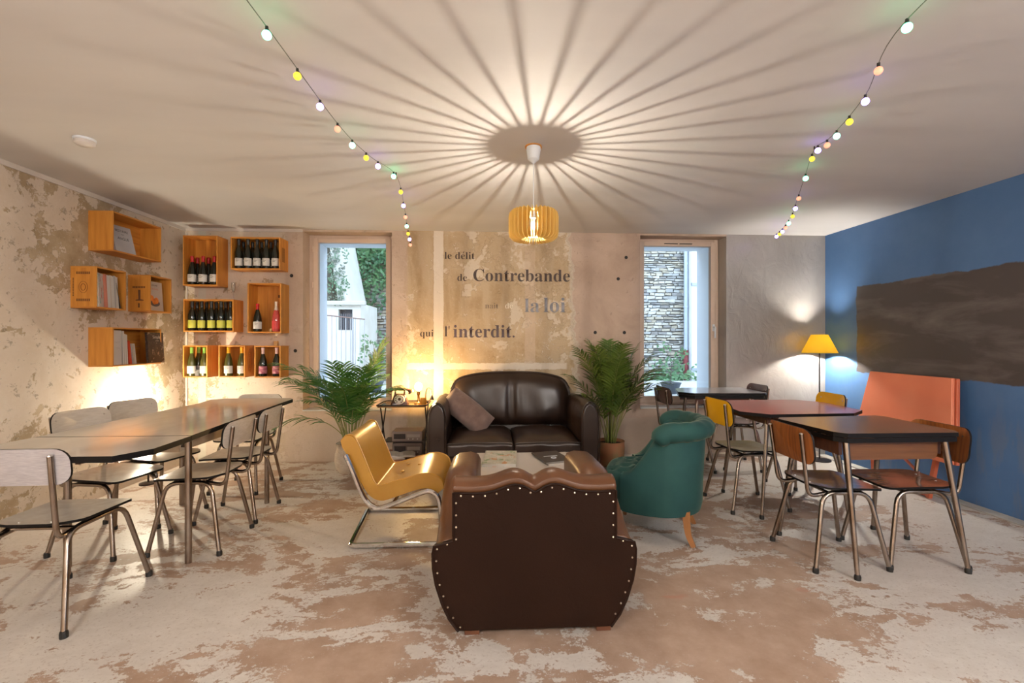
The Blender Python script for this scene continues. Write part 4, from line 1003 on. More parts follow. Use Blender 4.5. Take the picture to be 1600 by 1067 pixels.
# ------------------------------------------------------------------ crates, bottles, books
def grain(name, c, c2, st):
    return pm(name, c, c2, rough=.5, scale=4, stretch=st, lo=.3, hi=.75, detail=8, bump=.05)
WOODS = [grain('pine_board_vertical', (.68, .30, .050), (.46, .16, .020), (8, 8, .7)), grain('pine_board_horizontal', (.66, .29, .050), (.45, .155, .020), (.7, .7, 9)), grain('pale_pine_edge', (.70, .46, .20), (.58, .34, .12), (1, 1, 6))]
M_STAMP = pm('burnt_brand_ink', (.12, .045, .02), rough=.8)
def crate(name, label, x0, y0, z0, x1, y1, z1, face, stamp=None):
    # face 'Y': opens towards -Y, back on the rear wall.  face 'X': opens towards +X, back on the left wall.
    th = .012; cx, cy = (x0 + x1) / 2, (y0 + y1) / 2; off = (cx, cy, z0)
    t = thing('wine_crate', label, 'crate', off, group='wine crates hung on the walls')
    v, h, e = WOODS
    if face == 'Y':
        MB().box(x0, y0, z1 - th, x1, y1, z1).build('top_board', h, t, smooth=0, bevel=.001, off=off)
        MB().box(x0, y0, z0, x1, y1, z0 + th).build('bottom_board', h, t, smooth=0, bevel=.001, off=off)
        sides = [MB().box(a, y0, z0 + th, a + th, y1, z1 - th).build('side_board', v, t, smooth=0, bevel=.001, off=off) for a in (x0, x1 - th)]
        n = 3 if x1 - x0 > .3 else 2; wv = (x1 - x0 - 2 * th) / n
        for k in range(n): MB().box(x0 + th + k * wv + .0008, y1 - .008, z0 + th, x0 + th + (k + 1) * wv - .0008, y1, z1 - th).build('back_board', v, t, smooth=0, off=off)
        if stamp:
            b = MB(); yc = (y0 + y1) / 2; zc = (z0 + z1) / 2
            if stamp == 'oval':
                for q in (1, .82): b.tube([(x1 + .0004, yc + .042 * q * math.cos(a * PI / 12), zc + .12 * q * math.sin(a * PI / 12)) for a in range(24)], .0012, 4, wrap=True)
                for k in range(9): b.box(x1, yc - .006, zc - .07 + k * .016, x1 + .0008, yc + .006, zc - .062 + k * .016)
            else:
                for k in range(6): b.box(x1, yc - .05 + k * .012, zc - .08, x1 + .0008, yc - .045 + k * .012, zc + .07)
            b.build('brand_mark', M_STAMP, sides[1], smooth=0, off=off)
    else:
        MB().box(x0, y0, z1 - th, x1, y1, z1).build('top_board', h, t, smooth=0, bevel=.001, off=off)
        MB().box(x0, y0, z0, x1, y1, z0 + th).build('bottom_board', h, t, smooth=0, bevel=.001, off=off)
        sides = [MB().box(x0, a, z0 + th, x1, a + th, z1 - th).build('side_board', v, t, smooth=0, bevel=.001, off=off) for a in (y0, y1 - th)]
        n = 2; hv = (z1 - z0 - 2 * th) / n
        for k in range(n): MB().box(x0, y0 + th, z0 + th + k * hv + .0008, x0 + .008, y1 - th, z0 + th + (k + 1) * hv - .0008).build('back_board', h, t, smooth=0, off=off)
        if stamp:
            b = MB(); xc = (x0 + x1) / 2; zc = (z0 + z1) / 2
            if stamp == 'round':
                b.tube([(xc + .032 * math.cos(a * PI / 12), y0 - .0004, zc + .045 * math.sin(a * PI / 12)) for a in range(24)], .0014, 4, wrap=True)
                b.tube([(xc + .018 * math.cos(a * PI / 8), y0 - .0004, zc + .026 * math.sin(a * PI / 8)) for a in range(16)], .002, 4, wrap=True)
                for zz in (zc + .10, zc - .11):
                    for k in range(7): b.box(xc - .05 + k * .015, y0 - .0008, zz, xc - .041 + k * .015, y0, zz + .02)
                for k in range(12): b.box(xc - .078, y0 - .0008, zc - .07 + k * .012, xc - .070, y0, zc - .062 + k * .012)
            else:
                for k in range(8): b.box(xc - .055 + k * .014, y0 - .0008, zc + .045, xc - .046 + k * .014, y0, zc + .062)
                b.prism([(xc - .03, zc - .06), (xc - .005, zc - .055), (xc - .008, zc + .03), (xc + .012, zc + .03), (xc + .012, zc - .055), (xc + .04, zc - .06), (xc + .04, zc - .068), (xc - .03, zc - .068)], lambda p: (p[0], y0 - .0008, p[1]), lambda p: (p[0], y0, p[1]))
                b.box(xc - .008, y0 - .0008, zc - .13, xc + .006, y0, zc - .09)
            b.build('brand_mark', M_STAMP, sides[0], smooth=0, off=off)
    return t
YF = 4.925
crate('E', 'tall narrow wine crate in the corner holding red-capped bottles', -3.13, YF, 1.875, -2.785, Y1, 2.39, 'Y')
crate('F', 'wide wine crate at the top near the window holding white-labelled bottles', -2.655, YF, 2.045, -2.155, Y1, 2.38, 'Y', 'lines')
crate('G', 'tall wine crate near the window holding one red wine and one rose bottle', -2.485, YF, 1.39, -2.145, Y1, 1.905, 'Y')
crate('H', 'wide wine crate in the middle holding yellow-labelled bottles', -3.125, YF, 1.40, -2.625, Y1, 1.735, 'Y')
crate('I', 'small wine crate in the bottom row at the corner, green-capped bottles', -3.13, YF, .93, -2.885, Y1, 1.26, 'Y', None)
crate('J', 'small wine crate in the middle of the bottom row, yellow-capped bottles', -2.775, YF, .93, -2.51, Y1, 1.26, 'Y', 'oval')
crate('K', 'small wine crate at the right of the bottom row, pink-labelled bottles', -2.415, YF, .925, -2.15, Y1, 1.255, 'Y')
XF = -3.04
crate('A', 'wide wine crate highest on the left wall holding one grey book', X0, 3.92, 2.035, XF, 4.48, 2.36, 'X')
crate('B', 'wine crate on the left wall stuffed with upright magazines', X0, 3.76, 1.56, XF, 4.06, 1.885, 'X', 'round')
crate('C', 'small wine crate near the corner holding the orange fruit book', X0, 4.335, 1.57, XF, 4.62, 1.90, 'X', 'letter')
crate('D', 'lowest wine crate on the left wall with red, white and black books', X0, 3.92, 1.095, XF, 4.48, 1.415, 'X')

M_GLASS = pm('dark_bottle_glass', (.010, .012, .008), rough=.08, coat=.3)
M_GLASSG = pm('olive_bottle_glass', (.055, .055, .012), rough=.08, coat=.3)
M_ROSE = pm('rose_wine_bottle', (.50, .07, .06), rough=.1, coat=.3)
LABELS = dict(white=pm('white_paper_label', (.62, .58, .54), rough=.5), yellow=pm('yellow_paper_label', (.52, .50, .07), rough=.5), pink=pm('pink_paper_label', (.55, .22, .25), (.30, .05, .10), rough=.5, scale=30), red=pm('red_paper_label', (.60, .05, .05), rough=.5))
CAPS = dict(red=pm('red_capsule', (.45, .012, .015), rough=.3), dark=pm('dark_capsule', (.02, .02, .02), rough=.3), green=pm('green_capsule', (.22, .42, .06), rough=.35), yellow=pm('yellow_capsule', (.70, .36, .01), rough=.35), pink=pm('pale_pink_capsule', (.62, .42, .40), rough=.4), foil=pm('white_gold_foil', (.62, .52, .42), rough=.3, metal=.3))
PROF = dict(
    bordeaux=[(0, .002), (.034, 0), (.0375, .008), (.0375, .14), (.036, .165), (.029, .19), (.020, .215), (.0145, .235), (.0140, .275), (.0160, .278), (.0160, .292), (.0145, .296), (0, .297)],
    burgundy=[(0, .002), (.037, 0), (.041, .01), (.041, .115), (.038, .145), (.031, .18), (.022, .21), (.0155, .235), (.0140, .275), (.0160, .278), (.0160, .292), (.0145, .296), (0, .297)])
protos = {}
def bottle(kind, glass, label, cap, text, loc, group, h=1.0):
    key = (kind, glass.name, label, cap, h)
    if key not in protos:
        t = thing('wine_bottle', text, 'bottle', loc, group=group)
        pr = [(r, z * h) for r, z in PROF[kind]]; R_ = pr[2][0]
        MB().lathe(pr, 18).build('glass_body', glass, t, smooth=50)
        MB().lathe([(R_ + .0004, .028 * h), (R_ + .0006, .029 * h), (R_ + .0006, .104 * h), (R_ + .0004, .105 * h)], 12, a0=R(180), a1=R(360)).build('paper_label', LABELS[label], t)
        z0 = .235 * h if cap != 'foil' else .20 * h
        MB().lathe([((.0160 if cap != 'foil' else .024), z0), (.0155, .245 * h), (.0150, .275 * h), (.0168, .279 * h), (.0168, .293 * h), (.015, .298 * h), (0, .299 * h)], 14).build('capsule', CAPS[cap], t)
        if label == 'white':
            b = MB()
            for k, (a, c) in enumerate(((-108, -88), (-108, -66), (-108, -80))): 
                z = .092 - k * .011
                b.lathe([(R_ + .0009, z * h), (R_ + .0010, (z + .003) * h)], 4, a0=R(a - 5), a1=R(c + 5))
            b.build('label_print', MIR, t, smooth=0)
        protos[key] = t; return t
    return dup(protos[key], loc, random.uniform(-.25, .25), text, group)
ORD = ['first', 'second', 'third', 'fourth', 'fifth', 'sixth']
yf, yb = 4.972, 5.062
g = 'red-capped bottles in the corner crate'
for i, (x, y, q) in enumerate(((-3.065, yf, 'left front bottle'), (-2.955, yf, 'middle front bottle'), (-2.842, yf, 'right front bottle'), (-3.065, yb, 'left rear bottle, half hidden'), (-2.952, yb, 'right rear bottle, half hidden'))):
    bottle('burgundy', M_GLASS, 'white', 'red', 'red-capped wine bottle in the corner crate, ' + q, (x, y, 1.8875), g)
g = 'bottles in the top wide crate'
for i in range(5): bottle('bordeaux', M_GLASS, 'white', 'dark', 'dark bottle with white label, %s from left, front row of top wide crate' % ORD[i], (-2.595 + i * .093, yf, 2.0575), g, 1.03)
for i in range(4): bottle('bordeaux', M_GLASS, 'white', 'dark', 'dark bottle neck showing between, %s from left, back row of top wide crate' % ORD[i], ((-2.548 + i * .093) * 1.018, yb, 2.0575), g, 1.0)
g = 'yellow-labelled bottles'
for i in range(5): bottle('bordeaux', M_GLASS, 'yellow', 'dark', 'yellow-labelled bottle, %s from left, front row of middle crate' % ORD[i], (-3.065 + i * .097, yf, 1.4125), g, 1.02)
for i in range(4): bottle('bordeaux', M_GLASS, 'yellow', 'dark', 'dark bottle half hidden, %s from left, back row of middle crate' % ORD[i], ((-3.017 + i * .097) * 1.018, yb, 1.4125), g, 1.02)
bottle('burgundy', M_GLASS, 'white', 'red', 'single red-capped wine bottle in the tall crate near the window', (-2.405, yf, 1.4025), None, .98)
bottle('burgundy', M_ROSE, 'red', 'foil', 'rose sparkling bottle with white foil neck and red label', (-2.215, yf, 1.4025), None, 1.06)
g = 'green-capped bottles'
for x, y, q in ((-3.07, yf, 'at the left front'), (-2.943, yf, 'at the right front'), (-3.052, yb, 'behind the candle glass')): bottle('burgundy', M_GLASSG, 'white', 'green', 'olive glass bottle with green cap ' + q + ' of its crate', (x, y, .9425), g)
g = 'yellow-capped bottles'
for x, q in ((-2.70, 'left'), (-2.565, 'right')): bottle('burgundy', M_GLASSG, 'white', 'yellow', 'yellow-capped wine bottle, the %s one of its small crate' % q, (x, yf, .9425), g)
g = 'pink-labelled bottles'
for x, q in ((-2.35, 'left'), (-2.21, 'right')): bottle('burgundy', M_GLASS, 'pink', 'pink', 'bottle with pink label and pale cap, the %s one of its small crate' % q, (x, yf, .9375), g)
# candle glass, flute, blocks
M_CLEAR = NT('clear_glass'); M_CLEAR.set(Base_Color=(.95, .93, .88), Roughness=.05, Transmission_Weight=.85); M_CLEAR = M_CLEAR.m
t = thing('candle_glass', 'white candle in a small glass between the green-capped bottles', 'candle', (-3.0, 4.955, .9425))
MB().lathe([(0, 0), (.024, 0), (.027, .065), (.0255, .065), (.023, .003), (0, .003)], 16).build('glass', M_CLEAR, t); MB().lathe([(0, .0035), (.0225, .0035), (.0245, .05), (0, .05)], 14).build('wax', LABELS['white'], t)
o = MB().lathe([(0, 0), (.028, 0), (.004, .006), (.003, .07), (.012, .09), (.021, .13), (.020, .18), (.019, .18), (.020, .13), (.010, .092), (0, .088)], 16).build('champagne_flute', M_CLEAR)
o.location = (-2.665, 5.00, 1.7355); tag(o, 'clear champagne flute standing on top of the yellow-label crate', 'glass')
o = MB().box(-.018, -.02, 0, .018, .02, .05).build('wood_block', WOODS[2], bevel=.002); o.location = (-2.265, 5.08, 1.2555); tag(o, 'small pale wooden block on top of the right bottom crate', 'block')
o = MB().box(-.012, -.02, 0, .012, .02, .03).build('wood_block', WOODS[2], bevel=.002); o.location = (-2.262, 4.965, 1.4025); tag(o, 'tiny pale block beside the rose bottle in the tall crate', 'block')
o = MB().box(-.02, 0, 0, .02, .004, .03).build('wood_tag', M_STAMP, bevel=.001); o.location = (-2.235, 5.107, 1.77); tag(o, 'dark hanging plate inside the tall crate above the rose bottle', 'plate')

# books in left-wall crates: local frame, standing upright, spine/cover towards +X (room)
def upright(name, label, cat, y, z, w_, h, th, tilt, spine_m, x=-3.06, group=None, turn=0, extra=None):
    t = thing(name, label, cat, (x, y, z), turn, group); t.rotation_euler = (tilt, 0, turn)
    MB().box(-w_, -th / 2 + .001, .003, -.003, th / 2 - .001, h - .003).build('pages', M_PAPER, t, smooth=0)
    b = MB(); b.box(-w_, -th / 2, 0, 0, -th / 2 + .001, h); b.box(-w_, th / 2 - .001, 0, 0, th / 2, h); b.box(-.003, -th / 2, 0, 0, th / 2, h)
    b.build('cover', spine_m, t, smooth=0)
    if extra: extra(t, h)
    return t
def cover_face(name, label, x, y, z, w_, h, th, lean, m, turn=0, extra=None, group=None):
    # board facing the room (+X), leaning back, width along Y
    t = thing(name, label, 'book', (x, y, z), 0, group); t.rotation_euler = (0, -lean, turn)
    MB().box(-th + .001, -w_ / 2 + .002, .002, -.001, w_ / 2 - .002, h - .002).build('pages', M_PAPER, t, smooth=0)
    b = MB(); b.box(-.0015, -w_ / 2, 0, 0, w_ / 2, h); b.box(-th, -w_ / 2, 0, -th + .0015, w_ / 2, h); b.box(-th, -w_ / 2, 0, 0, -w_ / 2 + .0015, h)
    b.build('cover', m, t, smooth=0)
    if extra: extra(t, h)
    return t
def wordy(t, body, size, y, z, m, flip=False, name='title_print'):
    c = bpy.data.curves.new('w', 'FONT'); c.body = body; c.size = size; c.align_x = 'CENTER'
    o = bpy.data.objects.new('w', c); COL.objects.link(o); bpy.context.view_layer.update()
    me = bpy.data.meshes.new_from_object(o.evaluated_get(bpy.context.evaluated_depsgraph_get())); bpy.data.objects.remove(o)
    me.materials.clear(); me.materials.append(m); q = bpy.data.objects.new(name, me); COL.objects.link(q); q.parent = t
    q.location = (.0006, y, z); q.rotation_euler = (R(90), 0, R(90)); return q
M_INK = pm('black_print', (.02, .018, .018), rough=.6)
def ex_best(t, h): wordy(t, 'BESTIAIRE', .030, 0, h - .055, M_INK); wordy(t, 'POUR', .011, 0, h - .08, M_INK); wordy(t, 'ANGUE', .034, 0, h - .125, M_INK)
cover_face('book', 'pale grey cookbook leaning in the highest crate on the left wall', -3.10, 4.15, 2.0475, .20, .25, .02, R(14), pm('grey_white_cover', (.42, .42, .46), (.50, .50, .52), rough=.4, scale=4), R(-4), ex_best)
def ex_or(t, h):
    wordy(t, 'AGRUMES', .018, 0, h - .04, M_INK); wordy(t, 'ORANGES', .020, 0, h - .075, pm('salmon_print', (.60, .20, .12), rough=.5))
    mo = pm('orange_print', (.75, .16, .02), (.85, .28, .05), rough=.4, scale=40)
    for (y, z, r_) in ((-.045, .115, .027), (.012, .095, .030), (-.015, .085, .026)):
        b = MB(); b.add([(.0008, y, z)] + [(.0008, y + r_ * math.cos(k * PI / 10), z + r_ * math.sin(k * PI / 10)) for k in range(20)], [(0, 1 + k, 1 + (k + 1) % 20) for k in range(20)]); b.build('fruit_print', mo, t, smooth=0)
    b = MB(); b.add([(.0007, -.005, .07)] + [(.0007, -.005 + .062 * math.cos(k * PI / 10), .07 + .03 * math.sin(k * PI / 10)) for k in range(20)], [(0, 1 + k, 1 + (k + 1) % 20) for k in range(20)]); b.build('bowl_print', pm('bowl_shadow_print', (.10, .07, .06), rough=.5), t, smooth=0)
cover_face('book', 'beige cookbook with oranges on its cover in the small left-wall crate', -3.07, 4.455, 1.5825, .20, .27, .018, R(4), pm('beige_cover', (.50, .40, .33), rough=.4), 0, ex_or)
# magazine stack in crate B
cov = cover('tomato_cover', (.55, .50, .44), [(.55, .50, .44), (.50, .03, .02), (.05, .30, .25)], 3)
g = 'magazines in the stuffed crate'
cover_face('book', 'cookbook with a red tomato cover at the near end of the stuffed crate', -3.055, 3.83, 1.5725, .10, .265, .012, R(1), cov, R(22), None, g)
W_SP = [pm('white_spine', (.60, .56, .52), rough=.4), pm('cream_spine', (.56, .48, .40), rough=.4), pm('salmon_spine', (.60, .22, .15), rough=.4), pm('grey_spine', (.40, .38, .37), rough=.4), pm('red_spine', (.62, .06, .02), rough=.4), pm('dark_spine', (.05, .04, .04), rough=.4)]
y = 3.885
for k in range(10):
    th = (.009, .012, .014, .011, .013, .012, .014, .010, .012, .008)[k]; m = W_SP[(2, 0, 0, 1, 0, 0, 3, 0, 0, 5)[k]]
    lab = ['salmon-spined magazine, first after the tomato cover', 'white-spined magazine beside the salmon one', 'white-spined magazine, third of the stuffed crate', 'cream-spined magazine in the stuffed crate', 'white-spined magazine right of the cream spine', 'second white-spined magazine right of the cream spine', 'grey-spined magazine in the stuffed crate', 'white-spined magazine right of the grey spine', 'last white-spined magazine of the stuffed crate', 'thin dark magazine leaning at the far end of the stuffed crate'][k]
    upright('magazine', lab, 'magazine', y + th / 2, 1.5725, .15, .265 - .004 * (k % 3) - (.05 if k == 9 else 0), th, R(4 if k < 9 else 13), m, group=g, x=-3.055); y += th + .0015 + (.012 if k == 8 else 0)
# crate D
g = 'books in the lowest left-wall crate'
def ex_sp(t, h):
    wordy(t, 'TASTE', .026, 0, h * .62, pm('pale_print', (.42, .38, .35), rough=.6)); wordy(t, 'ZEN', .026, 0, h * .45, MATS['pale_print'])
cover_face('book', 'tall pale grey book at the near end of the lowest crate', -3.05, 3.985, 1.1075, .10, .285, .02, R(1), pm('pale_grey_cover', (.52, .48, .45), rough=.4), R(6), ex_sp, g)
y = 4.045
for th, hh, m, tl, lab in ((.016, .28, 0, 1, 'tall white-spined book beside the pale grey one in the lowest crate'), (.018, .255, 0, 2, 'slightly shorter white-spined book in the lowest crate'), (.016, .25, 0, 3, 'white-spined book touching the red spines in the lowest crate'), (.010, .195, 4, 8, 'thin red-spined book in the lowest crate'), (.016, .20, 4, 8, 'thicker orange-red spined book in the lowest crate'), (.012, .175, 3, 8, 'small grey-spined book right of the red spines'), (.012, .175, 1, 8, 'small cream-spined book in the lowest crate'), (.014, .175, 0, 8, 'small white-spined book beside the black cover')):
    upright('book', lab, 'book', y + th / 2 + (.012 if tl == 8 and hh > .19 and th < .012 else 0), 1.1075, .14, hh, th, R(tl), W_SP[m], group=g, x=-3.055); y += th + .004 + (.010 if tl == 8 and th == .010 else 0)
def ex_dk(t, h): wordy(t, 'Simples', .040, .02, h - .055, W_SP[0]); wordy(t, 'cuisine', .018, .02, h - .08, W_SP[1])
cover_face('book', 'large black photographic book sticking out of the lowest crate', -3.025, 4.40, 1.1075, .225, .275, .02, R(3), cover('dark_photo_cover', (.035, .022, .018), [(.06, .04, .03), (.26, .19, .15)], 6), R(4), ex_dk, g)

# ------------------------------------------------------------------ wall lettering
def mbold(s):
    o = ''
    for ch in s:
        if 'a' <= ch <= 'z': o += chr(0x1D41A + ord(ch) - 97)
        elif 'A' <= ch <= 'Z': o += chr(0x1D400 + ord(ch) - 65)
        else: o += ch
    return o
t = thing('wall_lettering', 'four lines of dark serif French lettering on the back wall', 'lettering', (.1, Y1 - .001, 1.3)); 
MI = dict(d=pm('dark_brown_letter', (.022, .008, .005), (.05, .02, .012), rough=.5, scale=20), f=pm('faded_brown_letter', (.13, .09, .06), (.22, .16, .11), rough=.6, scale=30), p=pm('plum_letter', (.075, .045, .06), (.05, .02, .02), rough=.4, scale=4), s=pm('silver_blue_letter', (.13, .13, .16), (.24, .24, .27), rough=.35, scale=10, lo=.45, hi=.6), c=pm('cream_letter', (.80, .74, .60), rough=.5))
def word(s, x0, x1, zb, key, thin=0, acc=None, stretch=1.0, xh=None):
    c = bpy.data.curves.new('w', 'FONT'); c.body = mbold(s); c.offset = thin; c.extrude = .0
    o = bpy.data.objects.new('w', c); COL.objects.link(o); bpy.context.view_layer.update()
    me = bpy.data.meshes.new_from_object(o.evaluated_get(bpy.context.evaluated_depsgraph_get())); bpy.data.objects.remove(o)
    xs = [v.co.x for v in me.vertices]; a, b_ = min(xs), max(xs); k = (x1 - x0) / (b_ - a); ky = xh or k * stretch
    for v in me.vertices: v.co = ((v.co.x - a) * k, 0, v.co.y * ky)
    me.materials.clear(); me.materials.append(MI[key]); q = bpy.data.objects.new('word', me); COL.objects.link(q); q.parent = t
    q.location = (x0 - .1, -.0015, zb - 1.3); q['label'] = 'word ' + s if key in 'cs' else 'dark word ' + s
    for (ax, kind) in (acc or []):
        h = ky * .57; b = MB(); X = ax * (x1 - x0)
        if kind == 'acute': b.add([(X, 0, h), (X + .012, 0, h + .018), (X + .020, 0, h + .016), (X + .006, 0, h - .002)], [(0, 1, 2, 3)])
        else: b.add([(X - .012, 0, h), (X, 0, h + .014), (X + .012, 0, h), (X + .009, 0, h), (X, 0, h + .009), (X - .009, 0, h)], [(0, 1, 4, 5), (1, 2, 3, 4)])
        b.build('accent', MI[key], q, smooth=0)
SM = .118
word('le delit', -.480, -.150, 2.205, 'd', -.006, [(.60, 'acute')])
word('de', -.340, -.235, 1.965, 'd', -.006); word('Contrebande', -.165, .905, 1.965, 'd', -.002)
word('nait', -.035, .110, 1.665, 'f', -.006, [(.70, 'circ')]); word('de', .185, .27, 1.665, 'c', -.004)
word('la', .400, .565, 1.625, 's', -.004); word('loi', .610, .855, 1.625, 's', -.002)
word('qui', -.745, -.600, 1.355, 'd', -.006); word("l'", -.480, -.425, 1.355, 'd', -.006, xh=.165); word('interdit.', -.385, .290, 1.345, 'p', -.002)

# ------------------------------------------------------------------ pendant
PX_, PY_ = .28, 2.87; ZB = 2.02
t = thing('pendant_lamp', 'round pendant lamp of radial plywood fins hanging from the ceiling', 'lamp', (PX_, PY_, ZB))
MB().lathe([(.053, .49), (.053, .484), (0, .484)], 20).build('ceiling_plate', WOODS[0], t)
MB().lathe([(.044, .484), (.045, .47), (.036, .41), (.018, .395), (.006, .385), (0, .384)], 20).build('ceiling_rose', M_WHITE_REVEAL, t)
MB().tube([(0, 0, .39), (0, 0, .09)], .0025, 6).build('cord', M_WHITE_REVEAL, t)
fin_m = pm('birch_plywood_fin', (1.0, .83, .40), (.96, .77, .33), rough=.5, scale=6, trans=.7)
NF = 32; fin0 = None
outl = [(.060, -.055), (.075, -.085), (.095, -.095), (.130, -.090), (.150, -.072), (.155, -.05), (.155, .05), (.150, .075), (.135, .090), (.06, .092), (.056, .082), (.085, .07), (.098, .03), (.098, -.02), (.080, -.05)]
for k in range(NF):
    a = 2 * PI * k / NF
    if fin0 is None:
        fin0 = MB().prism(outl, lambda p: (p[0], -.0017, p[1]), lambda p: (p[0], .0017, p[1])).build('fin', fin_m, t, smooth=0); o = fin0
    else: o = fin0.copy(); COL.objects.link(o); o.parent = t
    o.rotation_euler = (0, 0, a + .04)
MB().lathe([(0, .090), (.060, .090), (.060, .094), (0, .094)], 28).build('top_disc', fin_m, t)
MB().lathe([(.062, -.060), (.078, -.060), (.078, -.056), (.062, -.056)], 28).build('bottom_ring', fin_m, t)
MB().lathe([(.0, .090), (.015, .088), (.017, .045), (0, .043)], 12).build('socket', M_WHITE_REVEAL, t)
mb_ = em('pendant_filament', (1, .88, .72), 1); bulb_strength(mb_, LAMPS['pendant'], .0058)
bl = MB().lathe([(0, -.018), (.0021, -.018), (.0021, .018), (0, .018)], 12).build('bulb_filament', mb_, t)
g = NT('bulb_glass'); tr = g.n('ShaderNodeBsdfTransparent'); gl = g.n('ShaderNodeBsdfGlossy'); gl.inputs['Roughness'].default_value = .05
mx = g.n('ShaderNodeMixShader'); mx.inputs[0].default_value = .06; g.l(tr.outputs[0], mx.inputs[1]); g.l(gl.outputs[0], mx.inputs[2]); g.l(mx.outputs[0], g.out.inputs[0])
MB().sphere((0, 0, .004), .032, 16, 12, 1.2).build('bulb_glass', g.m, t)

# corner floor lamp
LX, LY = 3.62, 4.90
t = thing('floor_lamp', 'slim floor lamp with a yellow shade in the corner by the blue wall', 'lamp', (LX, LY, 0))
MB().lathe([(0, 0), (.11, 0), (.11, .012), (.012, .02), (0, .02)], 24).build('base', MIR, t)
MB().tube([(0, 0, .015), (0, 0, 1.22)], .007, 8).build('pole', MIR, t)
shade_m = pm('yellow_fabric_shade', (1.0, .76, .16), rough=.7, trans=.85)
MB().lathe([(.165, 1.175), (.172, 1.175), (.080, 1.375), (.075, 1.375), (.165, 1.175)], 32).build('lamp_shade', shade_m, t)
b = MB()
for k in range(3): a = k * 2.094; b.tube([(0, 0, 1.365), (.077 * math.cos(a), .077 * math.sin(a), 1.37)], .0015, 4)
b.tube([(0, 0, 1.21), (0, 0, 1.365)], .0025, 6)
b.build('shade_holder', M_SCREW, t)
mb_ = em('floor_lamp_bulb', (1, .93, .82), 1); bulb_strength(mb_, LAMPS['corner'], .028)
MB().sphere((.03, 0, 1.27), .028, 14, 10).build('bulb', mb_, t)
# uplight lamp hidden behind the long table
t = thing('wall_side_lamp', 'low bare-bulb lamp on the floor behind the long table, washing the peeling wall', 'lamp', (-3.10, 4.40, 0))
MB().lathe([(0, 0), (.07, 0), (.07, .012), (.01, .02), (0, .02)], 20).build('base', MIR, t)
MB().tube([(0, 0, .015), (0, 0, .66)], .008, 8).build('pole', MIR, t)
MB().lathe([(0, .66), (.018, .66), (.018, .70), (0, .70)], 12).build('socket', MIR, t)
mb_ = em('wall_lamp_bulb', (1, .86, .64), 1); bulb_strength(mb_, LAMPS['uplight'], .024)
MB().sphere((0, 0, .727), .024, 14, 10).build('bulb', mb_, t)
# flat fill lamps added behind the camera for general brightness
for i, px in enumerate((-1.6, 2.0)):
    t = thing('added_fill_panel', 'added flat rectangular fill lamp behind the viewer, %s side' % ('left', 'right')[i], 'lamp', (px, -1.7, ZC), group='added fill lamps behind the viewer')
    MB().box(-.47, -.27, -.05, .47, .27, 0).build('housing', M_WHITE_REVEAL, t, smooth=0)
for i, px in enumerate((-1.2, 3.0)):  # glowing globes added out of view to fill ceiling and walls
    t = thing('added_fill_globe', 'added opal fill globe behind the viewer, %s side' % ('left', 'right')[i], 'lamp', (px, -.7, 2.0), group='added fill globes behind the viewer')
    mb_ = em('added_globe_glow_%d' % i, (1, .93, .86), 1); bulb_strength(mb_, LAMPS['globe'][i], .12)
    MB().sphere((0, 0, 0), .12, 20, 14).build('globe', mb_, t); MB().tube([(0, 0, .12), (0, 0, .51)], .003, 6).build('cord', M_BLACK, t)
# smoke detector
t = thing('smoke_detector', 'round white smoke detector on the ceiling at left', 'detector', (-2.41, 2.90, ZC))
MB().lathe([(.055, 0), (.055, -.012), (0, -.012)], 24).build('mounting_plate', M_WHITE_REVEAL, t)
MB().lathe([(.05, -.012), (.05, -.03), (.035, -.042), (0, -.044)], 24).build('sensor_cover', pm('warm_white_plastic', (.62, .58, .55), rough=.4), t)

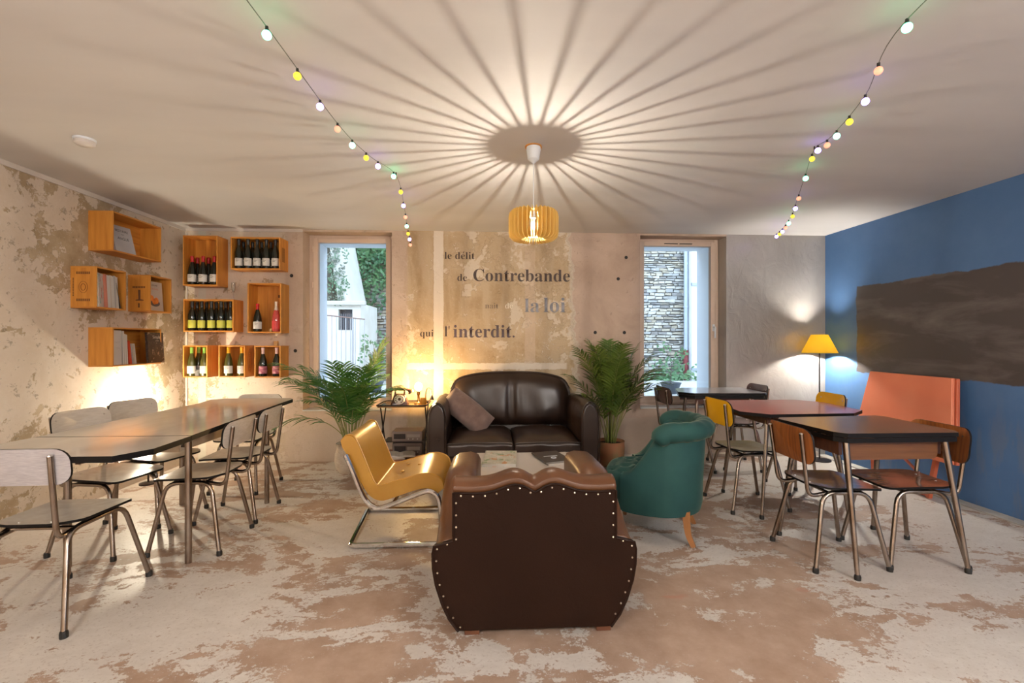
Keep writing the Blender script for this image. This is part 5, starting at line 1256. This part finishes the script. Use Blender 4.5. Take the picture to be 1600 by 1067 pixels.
# ------------------------------------------------------------------ fairy lights
ECOL = dict(g=((.10, 1, .42), 14), y=((1, .72, .05), 1.2), b=((.34, .22, 1), 12), r=((1, .38, .24), 1.0), t=((.22, 1, .62), 10))
EM = {k: em('fairy_' + k, c, s, body=c) for k, (c, s) in ECOL.items()}
def string(label, knots, bulbs, hooks):
    off = knots[0]
    t = thing('string_lights', label, 'string lights', off, group='coloured string lights')
    path = catmull(knots, 8)
    MB().tube(path, .0018, 4).build('cable', pm('thin_grey_cable', (.12, .13, .10), rough=.6), t, off=off)
    # arc-length lookup by y
    for (y, c, z_drop) in bulbs:
        best = min(path, key=lambda p: abs(p.y - y)); 
        hi = [p for p in path if p.y >= y]; lo = [p for p in path if p.y < y]
        if hi and lo: a, b_ = lo[-1], hi[0]; p = a.lerp(b_, (y - a.y) / max(1e-6, b_.y - a.y))
        else: p = best
        q = (p.x, p.y, p.z - .030)
        o = MB().sphere(q, .0165, 12, 8).build('globe', EM[c], t, off=off)
        MB().lathe([(.006, .015), (.006, .032), (0, .033)], 8, q).build('cap', M_BLACK, o, off=off)
    for h in hooks: MB().lathe([(.004, 0), (.004, -.018), (0, -.02)], 8, (h[0], h[1], ZC)).build('ceiling_hook', M_BLACK, t, off=off)
string('string of coloured globe lights on the left side of the ceiling', [(-.86, -.6, 2.49), (-.835, .6, 2.44), (-.81, 1.7, 2.45), (-.79, 2.5, 2.445), (-.74, 2.95, 2.46), (-.66, 3.36, 2.49), (-.70, 3.9, 2.43), (-.76, 4.4, 2.38), (-.80, 4.8, 2.345), (-.84, 5.06, 2.31)],
       [(.6, 'y', 0), (1.2, 'b', 0), (1.74, 'g', 0), (2.0, 'y', 0), (2.25, 'b', 0), (2.48, 'r', 0), (2.69, 't', 0), (2.89, 'y', 0), (3.06, 'b', 0), (3.30, 'g', 0), (3.58, 'y', 0), (3.83, 'b', 0), (4.08, 'r', 0), (4.31, 't', 0), (4.52, 'y', 0), (4.70, 'b', 0), (4.88, 'r', 0)], [(-.66, 3.36)])
string('string of coloured globe lights on the right side of the ceiling', [(1.35, -.4, 2.49), (1.42, .8, 2.45), (1.50, 1.59, 2.455), (1.75, 2.07, 2.445), (1.93, 2.52, 2.455), (2.02, 2.78, 2.49), (2.20, 3.12, 2.45), (2.44, 3.55, 2.425), (2.70, 4.0, 2.43), (2.95, 4.5, 2.44), (3.09, 4.85, 2.45)],
       [(.7, 'b', 0), (1.15, 'y', 0), (1.59, 'g', 0), (1.84, 'r', 0), (2.07, 'b', 0), (2.27, 'y', 0), (2.44, 't', 0), (2.58, 'r', 0), (2.71, 'b', 0), (2.84, 'y', 0), (3.09, 'g', 0), (3.45, 'r', 0), (3.70, 'b', 0), (3.95, 'y', 0), (4.20, 'g', 0), (4.38, 'r', 0), (4.55, 'b', 0), (4.68, 'y', 0), (4.80, 'b', 0)], [(2.02, 2.78)])
